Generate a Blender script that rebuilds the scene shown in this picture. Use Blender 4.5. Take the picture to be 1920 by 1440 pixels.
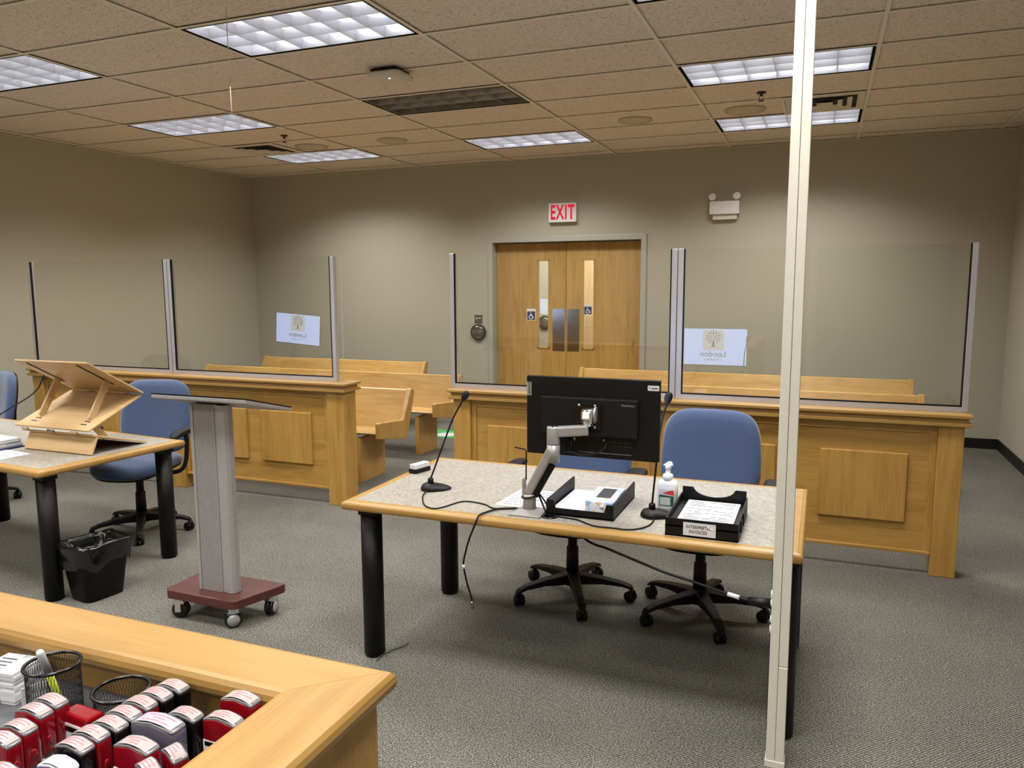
import bpy, math, random
from mathutils import Vector, Matrix
random.seed(7)
PI = math.pi
sc = bpy.context.scene
for o in list(bpy.data.objects): bpy.data.objects.remove(o)
col = sc.collection

# ------------------------------------------------------------------ camera
cam = bpy.data.cameras.new('camera'); cam.sensor_width = 36.0; cam.lens = 36.0*1457.09/1920.0
cam.clip_start = 0.05
cam_o = bpy.data.objects.new('camera', cam); col.objects.link(cam_o)
Rr = ((0.92896312, 0.37014834, -0.00421129), (-0.04309363, 0.1194375, 0.99190606), (-0.36765536, 0.92126266, -0.12690407))
cam_o.matrix_world = Matrix(((Rr[0][0], Rr[1][0], -Rr[2][0], 4.63071), (Rr[0][1], Rr[1][1], -Rr[2][1], -3.52937),
                             (Rr[0][2], Rr[1][2], -Rr[2][2], 1.61308), (0, 0, 0, 1)))
sc.camera = cam_o

# ------------------------------------------------------------------ world, light level, exposure
w = bpy.data.worlds.new('world'); sc.world = w; w.use_nodes = True
w.node_tree.nodes['Background'].inputs[0].default_value = (0.02, 0.02, 0.02, 1)
w.node_tree.nodes['Background'].inputs[1].default_value = 0.2
sc.view_settings.view_transform = 'Standard'; sc.view_settings.look = 'None'
sc.view_settings.gamma = 1.0; sc.view_settings.use_curve_mapping = False
sc.view_settings.exposure = 0.33
LAMP_POWER = 28.5        # each troffer's lamp
LAMP_SPREAD = 134.0
LAMP_COLOR = (1.0, 0.985, 0.95)
sc.cycles.use_denoising = True
sc.cycles.max_bounces = 8; sc.cycles.diffuse_bounces = 5; sc.cycles.glossy_bounces = 4
sc.cycles.transparent_max_bounces = 16; sc.cycles.transmission_bounces = 6
sc.cycles.sample_clamp_indirect = 4.0

H = 3.03
XL, XR, YB, YF = -2.57, 6.27, 5.12, -6.2

# ------------------------------------------------------------------ materials
def lin(c):
    c = c/255.0
    return c/12.92 if c <= 0.04045 else ((c+0.055)/1.055)**2.4
def S(r, g, b): return (lin(r), lin(g), lin(b), 1.0)
class NT:
    def __init__(s, name):
        s.m = bpy.data.materials.new(name); s.m.use_nodes = True; s.t = s.m.node_tree
        s.b = s.t.nodes['Principled BSDF']; s.out = s.t.nodes['Material Output']
    def n(s, kind, **kw):
        x = s.t.nodes.new(kind)
        for k, v in kw.items():
            if k.startswith('i_'): x.inputs[k[2:].replace('_', ' ')].default_value = v
            else: setattr(x, k, v)
        return x
    def l(s, a, b): s.t.links.new(a, b)
    def coords(s, scale=(1, 1, 1), rnd=0.0, rot=(0, 0, 0)):
        tc = s.n('ShaderNodeTexCoord'); mp = s.n('ShaderNodeMapping')
        mp.inputs['Scale'].default_value = scale; mp.inputs['Rotation'].default_value = rot
        if rnd:
            oi = s.n('ShaderNodeObjectInfo'); ma = s.n('ShaderNodeMath', operation='MULTIPLY'); ma.inputs[1].default_value = rnd
            s.l(oi.outputs['Random'], ma.inputs[0]); va = s.n('ShaderNodeVectorMath', operation='ADD')
            s.l(tc.outputs['Object'], va.inputs[0]); s.l(ma.outputs[0], va.inputs[1]); s.l(va.outputs[0], mp.inputs['Vector'])
        else: s.l(tc.outputs['Object'], mp.inputs['Vector'])
        return mp.outputs['Vector']
    def ramp(s, fac, stops):
        r = s.n('ShaderNodeValToRGB'); e = r.color_ramp.elements
        while len(e) < len(stops): e.new(0.5)
        for i, (p, c) in enumerate(stops): e[i].position = p; e[i].color = c
        s.l(fac, r.inputs[0]); return r.outputs[0]
    def bump(s, fac, strength, dist=0.001):
        b = s.n('ShaderNodeBump'); b.inputs['Strength'].default_value = strength; b.inputs['Distance'].default_value = dist
        s.l(fac, b.inputs['Height']); s.l(b.outputs[0], s.b.inputs['Normal'])
def plain(name, rgb, rough=0.5, metal=0.0, spec=0.5, coat=0.0, var=0.06, scale=30, alpha=None):
    t = NT(name); c = S(*rgb)
    no = t.n('ShaderNodeTexNoise'); no.inputs['Scale'].default_value = scale; no.inputs['Detail'].default_value = 3
    t.l(t.coords(), no.inputs['Vector'])
    a = tuple(x*(1-var) for x in c[:3])+(1,); b = tuple(min(1, x*(1+var)) for x in c[:3])+(1,)
    t.l(t.ramp(no.outputs['Fac'], [(0.3, a), (0.7, b)]), t.b.inputs['Base Color'])
    t.b.inputs['Roughness'].default_value = rough; t.b.inputs['Metallic'].default_value = metal
    t.b.inputs['Specular IOR Level'].default_value = spec; t.b.inputs['Coat Weight'].default_value = coat
    t.b.inputs['Coat Roughness'].default_value = 0.15
    return t.m
def wood(name, axis, light, dark, rough=0.38, coat=0.15, fig=0.5):
    t = NT(name); sc_ = [11, 11, 11]; sc_[axis] = 1.0
    v = t.coords(tuple(sc_), rnd=7.0)
    n1 = t.n('ShaderNodeTexNoise'); n1.inputs['Scale'].default_value = 1.6; n1.inputs['Detail'].default_value = 5
    n1.inputs['Distortion'].default_value = 0.9; t.l(v, n1.inputs['Vector'])
    s2 = [90, 90, 90]; s2[axis] = 5.0
    n2 = t.n('ShaderNodeTexNoise'); n2.inputs['Scale'].default_value = 1.5; n2.inputs['Detail'].default_value = 2
    t.l(t.coords(tuple(s2), rnd=7.0), n2.inputs['Vector'])
    mx = t.n('ShaderNodeMath', operation='MULTIPLY_ADD'); mx.inputs[1].default_value = 0.35
    t.l(n2.outputs['Fac'], mx.inputs[0])
    m2 = t.n('ShaderNodeMath', operation='MULTIPLY'); m2.inputs[1].default_value = 0.65
    t.l(n1.outputs['Fac'], m2.inputs[0]); t.l(m2.outputs[0], mx.inputs[2])
    t.l(t.ramp(mx.outputs[0], [(0.32, S(*dark)), (0.5, S(*[(a+b*2)/3 for a, b in zip(dark, light)])), (0.68, S(*light))]), t.b.inputs['Base Color'])
    t.b.inputs['Roughness'].default_value = rough; t.b.inputs['Coat Weight'].default_value = coat
    t.b.inputs['Coat Roughness'].default_value = 0.25; t.b.inputs['Specular IOR Level'].default_value = 0.4
    t.bump(n2.outputs['Fac'], 0.05, 0.0005)
    return t.m
WL, WD = (186, 145, 76), (158, 116, 51)
M = {}
M['wood_x'] = wood('maple_wood_grain_x', 0, WL, WD)
M['wood_y'] = wood('maple_wood_grain_y', 1, WL, WD)
M['wood_z'] = wood('maple_wood_grain_z', 2, WL, WD)
M['counter_x'] = wood('counter_maple_x', 0, (169, 132, 73), (150, 113, 56), 0.42, 0.12)
M['counter_y'] = wood('counter_maple_y', 1, (169, 132, 73), (150, 113, 56), 0.42, 0.12)
M['pew_x'] = wood('pew_maple_x', 0, (198, 160, 95), (172, 131, 68))
M['pew_z'] = wood('pew_maple_z', 2, (188, 149, 84), (166, 124, 62))
M['door_z'] = wood('door_maple_z', 2, (196, 155, 85), (162, 121, 58), 0.5, 0.08)
M['birch_x'] = wood('birch_ply_x', 0, (200, 170, 126), (180, 147, 102), 0.5, 0.05)
M['birch_z'] = wood('birch_ply_z', 2, (202, 174, 132), (182, 150, 106), 0.5, 0.05)
M['mahogany'] = wood('mahogany_board', 0, (84, 44, 38), (66, 32, 28), 0.4, 0.1)

def carpet():
    t = NT('carpet_grey'); v = t.coords()
    a = t.n('ShaderNodeTexNoise'); a.inputs['Scale'].default_value = 180; a.inputs['Detail'].default_value = 2; t.l(v, a.inputs['Vector'])
    b = t.n('ShaderNodeTexNoise'); b.inputs['Scale'].default_value = 1.4; b.inputs['Detail'].default_value = 3; t.l(v, b.inputs['Vector'])
    wv = t.n('ShaderNodeTexWave'); wv.inputs['Scale'].default_value = 33; wv.inputs['Distortion'].default_value = 3.5
    wv.inputs['Detail'].default_value = 2; wv.inputs['Detail Scale'].default_value = 8
    t.l(t.coords((1, 1, 1), rot=(0, 0, 0.75)), wv.inputs['Vector'])
    m1 = t.n('ShaderNodeMath', operation='MULTIPLY'); m1.inputs[1].default_value = 0.22; t.l(wv.outputs['Fac'], m1.inputs[0])
    m2 = t.n('ShaderNodeMath', operation='MULTIPLY_ADD'); m2.inputs[1].default_value = 0.85; t.l(a.outputs['Fac'], m2.inputs[0]); t.l(m1.outputs[0], m2.inputs[2])
    m3 = t.n('ShaderNodeMath', operation='MULTIPLY_ADD'); m3.inputs[1].default_value = 0.12; t.l(b.outputs['Fac'], m3.inputs[0]); t.l(m2.outputs[0], m3.inputs[2])
    t.l(t.ramp(m3.outputs[0], [(0.38, S(38, 37, 34)), (0.6, S(92, 90, 83)), (0.8, S(156, 153, 142))]), t.b.inputs['Base Color'])
    t.b.inputs['Roughness'].default_value = 0.95; t.b.inputs['Specular IOR Level'].default_value = 0.15
    t.bump(m2.outputs[0], 0.6, 0.003)
    return t.m
M['carpet'] = carpet()
def paint(name, rgb):
    t = NT(name); n = t.n('ShaderNodeTexNoise'); n.inputs['Scale'].default_value = 180; n.inputs['Detail'].default_value = 2
    t.l(t.coords(), n.inputs['Vector']); c = S(*rgb)
    t.l(t.ramp(n.outputs['Fac'], [(0.3, tuple(x*0.96 for x in c[:3])+(1,)), (0.7, c)]), t.b.inputs['Base Color'])
    t.b.inputs['Roughness'].default_value = 0.6; t.b.inputs['Specular IOR Level'].default_value = 0.25
    t.bump(n.outputs['Fac'], 0.08, 0.0008); return t.m
M['wall'] = paint('wall_paint_taupe', (177, 172, 153))
M['frame_paint'] = plain('door_frame_paint', (172, 170, 156), 0.4, var=0.02)
def tile():
    t = NT('ceiling_tile_fissured'); n = t.n('ShaderNodeTexNoise'); n.inputs['Scale'].default_value = 75; n.inputs['Detail'].default_value = 4
    n.inputs['Distortion'].default_value = 1.5; t.l(t.coords((1, 1.3, 1), rnd=9), n.inputs['Vector'])
    t.l(t.ramp(n.outputs['Fac'], [(0.34, S(150, 140, 129)), (0.45, S(226, 214, 201)), (0.8, S(236, 225, 213))]), t.b.inputs['Base Color'])
    t.b.inputs['Roughness'].default_value = 0.95; t.b.inputs['Specular IOR Level'].default_value = 0.1
    t.bump(n.outputs['Fac'], 0.5, 0.002); return t.m
M['tile'] = tile()
M['tbar'] = plain('grid_bar_beige', (226, 220, 208), 0.5, var=0.02)
M['black'] = plain('black_plastic', (7, 7, 8), 0.5, spec=0.3)
M['black_gloss'] = plain('black_gloss', (7, 7, 8), 0.22)
M['black_matte'] = plain('black_matte', (8, 8, 9), 0.65, spec=0.3)
M['leg_black'] = plain('leg_black_steel', (6, 6, 7), 0.45, spec=0.3)
M['rubber'] = plain('black_rubber_base', (12, 12, 13), 0.5)
M['bag'] = plain('black_bag_film', (8, 8, 9), 0.2, spec=0.7)
M['alu'] = plain('aluminium_satin', (176, 174, 176), 0.4, 0.45, var=0.03)
M['alu_light'] = plain('aluminium_light', (196, 193, 196), 0.38, 0.55, var=0.02)
M['silver'] = plain('silver_plastic', (158, 156, 154), 0.42, 0.35, var=0.03)
M['chrome'] = plain('chrome_bright', (215, 217, 220), 0.15, 0.9, var=0.02)
M['steel'] = plain('stainless_brushed', (150, 146, 142), 0.14, 1.0, var=0.05)
M['bronze'] = plain('dark_bronze', (62, 54, 46), 0.35, 0.6)
M['white'] = plain('white_plastic', (228, 228, 226), 0.4, var=0.02)
M['offwhite'] = plain('offwhite_pole_paint', (212, 207, 194), 0.45, var=0.015)
M['paper'] = plain('white_paper', (204, 204, 208), 0.7, var=0.02)
M['ink'] = plain('grey_ink', (86, 86, 94), 0.7)
M['ink_red'] = plain('red_ink', (205, 120, 125), 0.7)
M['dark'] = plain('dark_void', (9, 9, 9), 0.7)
M['vent'] = plain('vent_paint', (208, 200, 186), 0.5, var=0.03)
M['grille'] = plain('speaker_grille', (196, 184, 160), 0.7, var=0.04, scale=300)
M['navy'] = plain('navy_print', (28, 34, 96), 0.5)
M['green_sign'] = plain('green_print', (60, 160, 80), 0.5)
M['red_plastic'] = plain('red_plastic', (128, 10, 22), 0.16, coat=0.4, var=0.04)
M['purple'] = plain('purple_plastic', (70, 48, 110), 0.25, var=0.04)
M['greycap'] = plain('smoke_grey_cap', (86, 86, 100), 0.2, coat=0.3, var=0.05)
M['label_grey'] = plain('label_lilac', (170, 166, 190), 0.35)
M['label'] = plain('stamp_label', (172, 160, 158), 0.25, coat=0.4, var=0.04, scale=120)
M['clear_edge'] = plain('stamp_clear_edge', (112, 108, 110), 0.15, var=0.04)
M['worktop'] = plain('worktop_slate', (84, 84, 88), 0.5, var=0.12, scale=200)
M['mesh_black'] = plain('wire_mesh_black', (70, 70, 74), 0.4, 0.5)
M['yellow_pen'] = plain('highlighter_yellow', (190, 205, 60), 0.3)
M['clear_cap'] = plain('pen_cap_clear', (190, 196, 200), 0.2)
M['tissue'] = None
M['red_print'] = plain('red_print', (205, 60, 55), 0.45)
M['green_print'] = plain('dark_green_print', (22, 84, 66), 0.45)
def laminate():
    t = NT('desk_laminate_grey'); n = t.n('ShaderNodeTexNoise'); n.inputs['Scale'].default_value = 70; n.inputs['Detail'].default_value = 5
    t.l(t.coords(), n.inputs['Vector'])
    t.l(t.ramp(n.outputs['Fac'], [(0.3, S(130, 125, 115)), (0.55, S(154, 148, 137)), (0.75, S(172, 166, 155))]), t.b.inputs['Base Color'])
    t.b.inputs['Roughness'].default_value = 0.42; t.b.inputs['Specular IOR Level'].default_value = 0.4; return t.m
M['laminate'] = laminate()
def fabric():
    t = NT('chair_fabric_blue'); n = t.n('ShaderNodeTexNoise'); n.inputs['Scale'].default_value = 420; n.inputs['Detail'].default_value = 2
    t.l(t.coords(), n.inputs['Vector'])
    t.l(t.ramp(n.outputs['Fac'], [(0.3, S(56, 69, 97)), (0.7, S(74, 90, 121))]), t.b.inputs['Base Color'])
    t.b.inputs['Roughness'].default_value = 0.9; t.b.inputs['Sheen Weight'].default_value = 0.35; t.b.inputs['Specular IOR Level'].default_value = 0.2
    t.bump(n.outputs['Fac'], 0.3, 0.001); return t.m
M['fabric'] = fabric()
def tissue():
    t = NT('tissue_box_print'); n = t.n('ShaderNodeTexNoise'); n.inputs['Scale'].default_value = 26; n.inputs['Detail'].default_value = 3
    n.inputs['Distortion'].default_value = 1.0; t.l(t.coords(), n.inputs['Vector'])
    t.l(t.ramp(n.outputs['Fac'], [(0.36, S(140, 170, 220)), (0.47, S(214, 222, 234)), (0.56, S(226, 226, 228)), (0.66, S(214, 176, 140))]), t.b.inputs['Base Color'])
    t.b.inputs['Roughness'].default_value = 0.4; return t.m
M['tissue'] = tissue()
def glass(name, tint, base=0.048):
    t = NT(name); t.t.nodes.remove(t.b)
    lw = t.n('ShaderNodeLayerWeight'); lw.inputs['Blend'].default_value = 0.5
    p = t.n('ShaderNodeMath', operation='POWER'); p.inputs[1].default_value = 5.0; t.l(lw.outputs['Facing'], p.inputs[0])
    m = t.n('ShaderNodeMath', operation='MULTIPLY_ADD'); m.inputs[1].default_value = 1-base; m.inputs[2].default_value = base
    t.l(p.outputs[0], m.inputs[0])
    tr = t.n('ShaderNodeBsdfTransparent'); tr.inputs[0].default_value = tint
    gl = t.n('ShaderNodeBsdfGlossy'); gl.inputs['Roughness'].default_value = 0.0; gl.inputs['Color'].default_value = (1, 1, 1, 1)
    mx = t.n('ShaderNodeMixShader'); t.l(m.outputs[0], mx.inputs[0]); t.l(tr.outputs[0], mx.inputs[1]); t.l(gl.outputs[0], mx.inputs[2])
    t.l(mx.outputs[0], t.out.inputs['Surface']); return t.m
M['glass'] = glass('screen_glass', (0.975, 0.98, 0.97, 1))
M['glass_edge'] = plain('polished_glass_edge', (190, 196, 184), 0.2, var=0.02)
def emit(name, rgb, strength):
    t = NT(name); t.t.nodes.remove(t.b); e = t.n('ShaderNodeEmission')
    n = t.n('ShaderNodeTexNoise'); n.inputs['Scale'].default_value = 2.0; t.l(t.coords(), n.inputs['Vector'])
    c = S(*rgb); t.l(t.ramp(n.outputs['Fac'], [(0, tuple(x*0.98 for x in c[:3])+(1,)), (1, c)]), e.inputs[0])
    e.inputs[1].default_value = strength; t.l(e.outputs[0], t.out.inputs['Surface']); return t.m
M['tube'] = emit('fluorescent_tube', (252, 252, 255), 5.5)
M['tube_off'] = plain('unlit_tube', (150, 146, 138), 0.4)
M['reflector'] = plain('troffer_reflector', (222, 224, 232), 0.4, 0.0, var=0.01)
M['blade'] = plain('louver_blade', (205, 206, 212), 0.3, 0.3, var=0.02)
M['blade_unlit'] = plain('louver_blade_unlit', (176, 170, 158), 0.3, 0.75, var=0.02)  # darker copy of the blade, shade of the unlit fixture in its colour
M['reflector_off'] = plain('reflector_unlit', (92, 87, 78), 0.5, var=0.02)  # same reflector painted dark, as if shaded with the tubes off
M['screen_on'] = emit('monitor_screen_lit', (182, 203, 255), 5.6)
M['screen_tile'] = emit('screen_logo_square', (190, 193, 200), 5.0)
M['screen_mark'] = emit('screen_logo_mark', (60, 60, 50), 0.3)
M['led_blue'] = emit('blue_led', (120, 160, 255), 12.0)
M['exit_red'] = emit('exit_letter_red', (225, 40, 60), 0.75)

# ------------------------------------------------------------------ mesh building
class MB:
    def __init__(s, o=(0, 0, 0)): s.v = []; s.f = []; s.sm = []; s.mi = []; s.o = Vector(o)
    def add(s, vs, fs, smooth=False, mi=0):
        b = len(s.v); s.v += [Vector(v)-s.o for v in vs]
        for f in fs: s.f.append([b+i for i in f]); s.sm.append(smooth); s.mi.append(mi)
        return s
    def box(s, x0, x1, y0, y1, z0, z1, mi=0, side_mi=None):
        vs = [(x0, y0, z0), (x1, y0, z0), (x1, y1, z0), (x0, y1, z0), (x0, y0, z1), (x1, y0, z1), (x1, y1, z1), (x0, y1, z1)]
        return s.add(vs, [(0, 3, 2, 1), (4, 5, 6, 7), (0, 1, 5, 4), (1, 2, 6, 5), (2, 3, 7, 6), (3, 0, 4, 7)], mi=mi)
    def obox(s, c, size, rot=None, mi=0):
        hx, hy, hz = [a/2 for a in size]; rot = rot or Matrix.Identity(3); c = Vector(c)
        vs = [c+rot @ Vector((x, y, z)) for z in (-hz, hz) for x, y in ((-hx, -hy), (hx, -hy), (hx, hy), (-hx, hy))]
        return s.add(vs, [(0, 3, 2, 1), (4, 5, 6, 7), (0, 1, 5, 4), (1, 2, 6, 5), (2, 3, 7, 6), (3, 0, 4, 7)], mi=mi)
    def bar(s, p0, p1, w, t, up=(0, 0, 1)):
        p0, p1 = Vector(p0), Vector(p1); d = (p1-p0); L = d.length; d.normalize()
        x = Vector(up).cross(d)
        if x.length < 1e-5: x = Vector((1, 0, 0))
        x.normalize(); y = d.cross(x)
        return s.obox((p0+p1)/2, (w, t, L), Matrix((x, y, d)).transposed())
    def tube(s, pts, r, n=8, closed=False, caps=True, flat=1.0, up=(0, 0, 1)):
        pts = [Vector(p) for p in pts]; N = len(pts); rs = r if isinstance(r, (list, tuple)) else [r]*N
        vs = []; prev = None
        for i, p in enumerate(pts):
            a = pts[(i-1) % N] if (i or closed) else p; b = pts[(i+1) % N] if (i < N-1 or closed) else p
            d = (b-a).normalized(); ref = prev if prev is not None else Vector(up)
            x = ref-d*ref.dot(d)
            if x.length < 1e-4: x = Vector((1, 0, 0))-d*d.x
            if x.length < 1e-4: x = Vector((0, 1, 0))
            x.normalize(); prev = x; y = d.cross(x)
            for k in range(n):
                an = 2*PI*k/n; vs.append(p+x*math.cos(an)*rs[i]*flat+y*math.sin(an)*rs[i])
        fs = []
        for i in range(N if closed else N-1):
            j = (i+1) % N
            for k in range(n): fs.append((i*n+k, i*n+(k+1) % n, j*n+(k+1) % n, j*n+k))
        s.add(vs, fs, True)
        if caps and not closed:
            s.add(vs[:n], [tuple(range(n))[::-1]]); s.add(vs[-n:], [tuple(range(n))])
        return s
    def cyl(s, p0, p1, r0, r1=None, n=20): return s.tube([p0, p1], [r0, r0 if r1 is None else r1], n, up=(1, 0, 0) if abs(Vector(p1)[2]-Vector(p0)[2]) > 1e-6 else (0, 0, 1))
    def lathe(s, prof, c=(0, 0, 0), n=24, axis='z', smooth=True, sx=1.0, sy=1.0):
        vs = []; c = Vector(c)
        for r, h in prof:
            for k in range(n):
                a = 2*PI*k/n; x, y = r*math.cos(a)*sx, r*math.sin(a)*sy
                vs.append(c+(Vector((x, y, h)) if axis == 'z' else Vector((x, h, y)) if axis == 'y' else Vector((h, x, y))))
        fs = []
        for i in range(len(prof)-1):
            for k in range(n): fs.append((i*n+k, i*n+(k+1) % n, (i+1)*n+(k+1) % n, (i+1)*n+k))
        s.add(vs, fs, smooth); m = len(prof)-1
        s.add(vs[:n], [tuple(range(n))[::-1]]); s.add(vs[m*n:], [tuple(range(n))]); return s
    def prism(s, poly, axis, a0, a1, mi=0):
        n = len(poly)
        def mk(p, a): return (a, p[0], p[1]) if axis == 0 else (p[0], a, p[1]) if axis == 1 else (p[0], p[1], a)
        vs = [mk(p, a0) for p in poly]+[mk(p, a1) for p in poly]
        fs = [tuple(range(n))[::-1], tuple(range(n, 2*n))]+[(i, (i+1) % n, n+(i+1) % n, n+i) for i in range(n)]
        return s.add(vs, fs, mi=mi)
    def grid(s, fn, nu, nv, smooth=True):
        vs = [fn(i/nu, j/nv) for i in range(nu+1) for j in range(nv+1)]
        fs = [(i*(nv+1)+j, (i+1)*(nv+1)+j, (i+1)*(nv+1)+j+1, i*(nv+1)+j+1) for i in range(nu) for j in range(nv)]
        return s.add(vs, fs, smooth)
    def rim(s, x0, x1, y0, y1, prof, inner=True):
        # profile (outward offset, z) swept round a rectangle with mitred corners
        vs = []; n = len(prof)
        for sx, sy in ((-1, -1), (1, -1), (1, 1), (-1, 1)):
            cx, cy = (x0 if sx < 0 else x1), (y0 if sy < 0 else y1)
            for d, z in prof: vs.append((cx+sx*d, cy+sy*d, z))
        fs = []
        for c in range(4):
            e = (c+1) % 4
            for i in range(n-1 if not inner else n):
                j = (i+1) % n; fs.append((c*n+i, e*n+i, e*n+j, c*n+j))
        return s.add(vs, fs, False)
    def cushion(s, outline, prof, deform=lambda p: p):
        # outline: list of (a,b); prof: list of (scale, depth) from the middle of one face over the rim to the other
        n = len(outline); vs = []
        for sc_, d in prof:
            for a, b in outline: vs.append(deform(Vector((a*sc_, b*sc_, d))))
        fs = []
        for i in range(len(prof)-1):
            for k in range(n): fs.append((i*n+k, i*n+(k+1) % n, (i+1)*n+(k+1) % n, (i+1)*n+k))
        s.add(vs, fs, True); m = len(prof)-1
        s.add(vs[:n], [tuple(range(n))[::-1]], True); s.add(vs[m*n:], [tuple(range(n))], True); return s
    def mesh(s, name, mats, recalc=True):
        me = bpy.data.meshes.new(name); me.from_pydata([tuple(v) for v in s.v], [], s.f)
        for i, p in enumerate(me.polygons): p.use_smooth = s.sm[i]; p.material_index = s.mi[i]
        for m in (mats if isinstance(mats, (list, tuple)) else [mats]): me.materials.append(M[m] if isinstance(m, str) else m)
        if recalc:
            import bmesh
            bm = bmesh.new(); bm.from_mesh(me); bmesh.ops.remove_doubles(bm, verts=bm.verts, dist=1e-6)
            bmesh.ops.recalc_face_normals(bm, faces=bm.faces); bm.to_mesh(me); bm.free()
        me.update(); return me
    def build(s, name, mats, parent=None, bevel=0.0, seg=2, sub=0):
        o = bpy.data.objects.new(name, s.mesh(name, mats)); col.objects.link(o); o.parent = parent
        if bevel:
            m = o.modifiers.new('bevel', 'BEVEL'); m.width = bevel; m.segments = seg; m.limit_method = 'ANGLE'; m.angle_limit = 0.7
        if sub:
            m = o.modifiers.new('sub', 'SUBSURF'); m.levels = sub; m.render_levels = sub
        return o
def share(name, me, parent, loc=(0, 0, 0), rot=(0, 0, 0)):
    o = bpy.data.objects.new(name, me); col.objects.link(o); o.parent = parent; o.location = loc; o.rotation_euler = rot; return o
def tag(o, label=None, cat=None, group=None, kind=None):
    if label: o['label'] = label
    if cat: o['category'] = cat
    if group: o['group'] = group
    if kind: o['kind'] = kind
    return o
def thing(name, label, cat, loc=(0, 0, 0), rz=0.0, group=None):
    o = bpy.data.objects.new(name, None); col.objects.link(o); o.location = loc; o.rotation_euler = (0, 0, rz)
    o.empty_display_size = 0.1
    return tag(o, label, cat, group)
def copy_tree(o, parent=None):
    c = o.copy(); col.objects.link(c); c.parent = parent
    for ch in list(o.children): copy_tree(ch, c)
    return c
def struct(o): o['kind'] = 'structure'; return o
def text(name, body, size, mat, parent, loc, rot, sx=1.0, ext=0.0006, align='CENTER', spacing=1.0, bold=0.0):
    cu = bpy.data.curves.new(name, 'FONT'); cu.body = body; cu.size = size; cu.extrude = ext; cu.align_x = align; cu.align_y = 'CENTER'
    cu.space_character = spacing; cu.offset = bold; cu.resolution_u = 3
    tmp = bpy.data.objects.new(name+'_tmp', cu); col.objects.link(tmp)
    me = bpy.data.meshes.new_from_object(tmp.evaluated_get(bpy.context.evaluated_depsgraph_get())); bpy.data.objects.remove(tmp)
    me.materials.clear(); me.materials.append(M[mat])
    o = share(name, me, parent, loc, rot); o.scale = (sx, 1, 1); return o
def smooth_path(pts, n=8):
    pts = [Vector(p) for p in pts]; out = []
    P = [pts[0]*2-pts[1]]+pts+[pts[-1]*2-pts[-2]]
    for i in range(1, len(P)-2):
        a, b, c, d = P[i-1], P[i], P[i+1], P[i+2]
        for k in range(n):
            t = k/n
            out.append(0.5*((2*b)+(c-a)*t+(2*a-5*b+4*c-d)*t*t+(3*b-a-3*c+d)*t**3))
    out.append(pts[-1]); return out
def squircle(a, b, e=4.0, n=40):
    out = []
    for k in range(n):
        t = 2*PI*k/n; c, s_ = math.cos(t), math.sin(t)
        out.append((a*math.copysign(abs(c)**(2/e), c), b*math.copysign(abs(s_)**(2/e), s_)))
    return out
def rrect(x0, x1, y0, y1, r, n=5):
    out = []
    for cx, cy, a0 in ((x1-r, y1-r, 0), (x0+r, y1-r, 90), (x0+r, y0+r, 180), (x1-r, y0+r, 270)):
        for k in range(n+1):
            a = math.radians(a0+90*k/n); out.append((cx+r*math.cos(a), cy+r*math.sin(a)))
    return out

# ------------------------------------------------------------------ the room
struct(MB().box(XL-0.2, XR+0.2, YF-0.2, 9.0, -0.1, 0).build('floor', 'carpet'))
struct(MB().box(XL-0.15, XL, YF, YB, 0, 3.15).build('wall_left', 'wall'))
struct(MB().box(XR, XR+0.15, YF, YB, 0, 3.15).build('wall_right', 'wall'))
struct(MB().box(XL-0.15, XR+0.15, YF-0.15, YF, 0, 3.15).build('wall_front', 'wall'))
DX0, DX1, DZ = 0.94, 2.73, 2.105
struct(MB().box(XL-0.15, DX0-0.03, YB, YB+0.2, 0, 3.15).box(DX1+0.03, XR+0.15, YB, YB+0.2, 0, 3.15).box(DX0-0.03, DX1+0.03, YB, YB+0.2, DZ+0.03, 3.15).build('wall_back', 'wall'))
struct(MB().box(XL, XL+0.012, YF, YB, 0, 0.1).build('baseboard_left', 'rubber'))
struct(MB().box(XR-0.012, XR, YF, YB, 0, 0.1).build('baseboard_right', 'rubber'))
struct(MB().box(XL+0.012, 0.885, YB-0.012, YB, 0, 0.1).box(2.79, XR-0.012, YB-0.012, YB, 0, 0.1).build('baseboard_back', 'rubber'))
# corridor beyond the doors
struct(MB().box(-1.2, 4.6, 7.2, 7.35, 0, 2.7).build('wall_corridor', 'wall'))
struct(MB().box(-1.35, -1.2, YB+0.2, 7.35, 0, 2.7).box(4.6, 4.75, YB+0.2, 7.35, 0, 2.7).build('wall_corridor_ends', 'wall'))
struct(MB().box(-1.35, 4.75, YB+0.2, 7.35, 2.7, 2.8).build('ceiling_corridor', 'tbar'))
cl = struct(thing('door_2', None, None, (1.71, 7.2, 0)))
MB((1.71, 7.2, 0)).box(1.26, 2.16, 7.155, 7.2, 0, 2.1).build('door_leaf', 'birch_z', cl)
MB((1.71, 7.2, 0)).box(1.2, 1.26, 7.14, 7.2, 0, 2.16).box(2.16, 2.22, 7.14, 7.2, 0, 2.16).box(1.26, 2.16, 7.14, 7.2, 2.1, 2.16).build('door_frame', 'frame_paint', cl)
lt = bpy.data.lights.new('corridor_light', 'AREA'); lt.shape = 'RECTANGLE'; lt.size = 2.5; lt.size_y = 0.8; lt.energy = 75; lt.color = LAMP_COLOR
lo = bpy.data.objects.new('corridor_light', lt); col.objects.link(lo); lo.location = (1.6, 6.2, 2.68)

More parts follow.
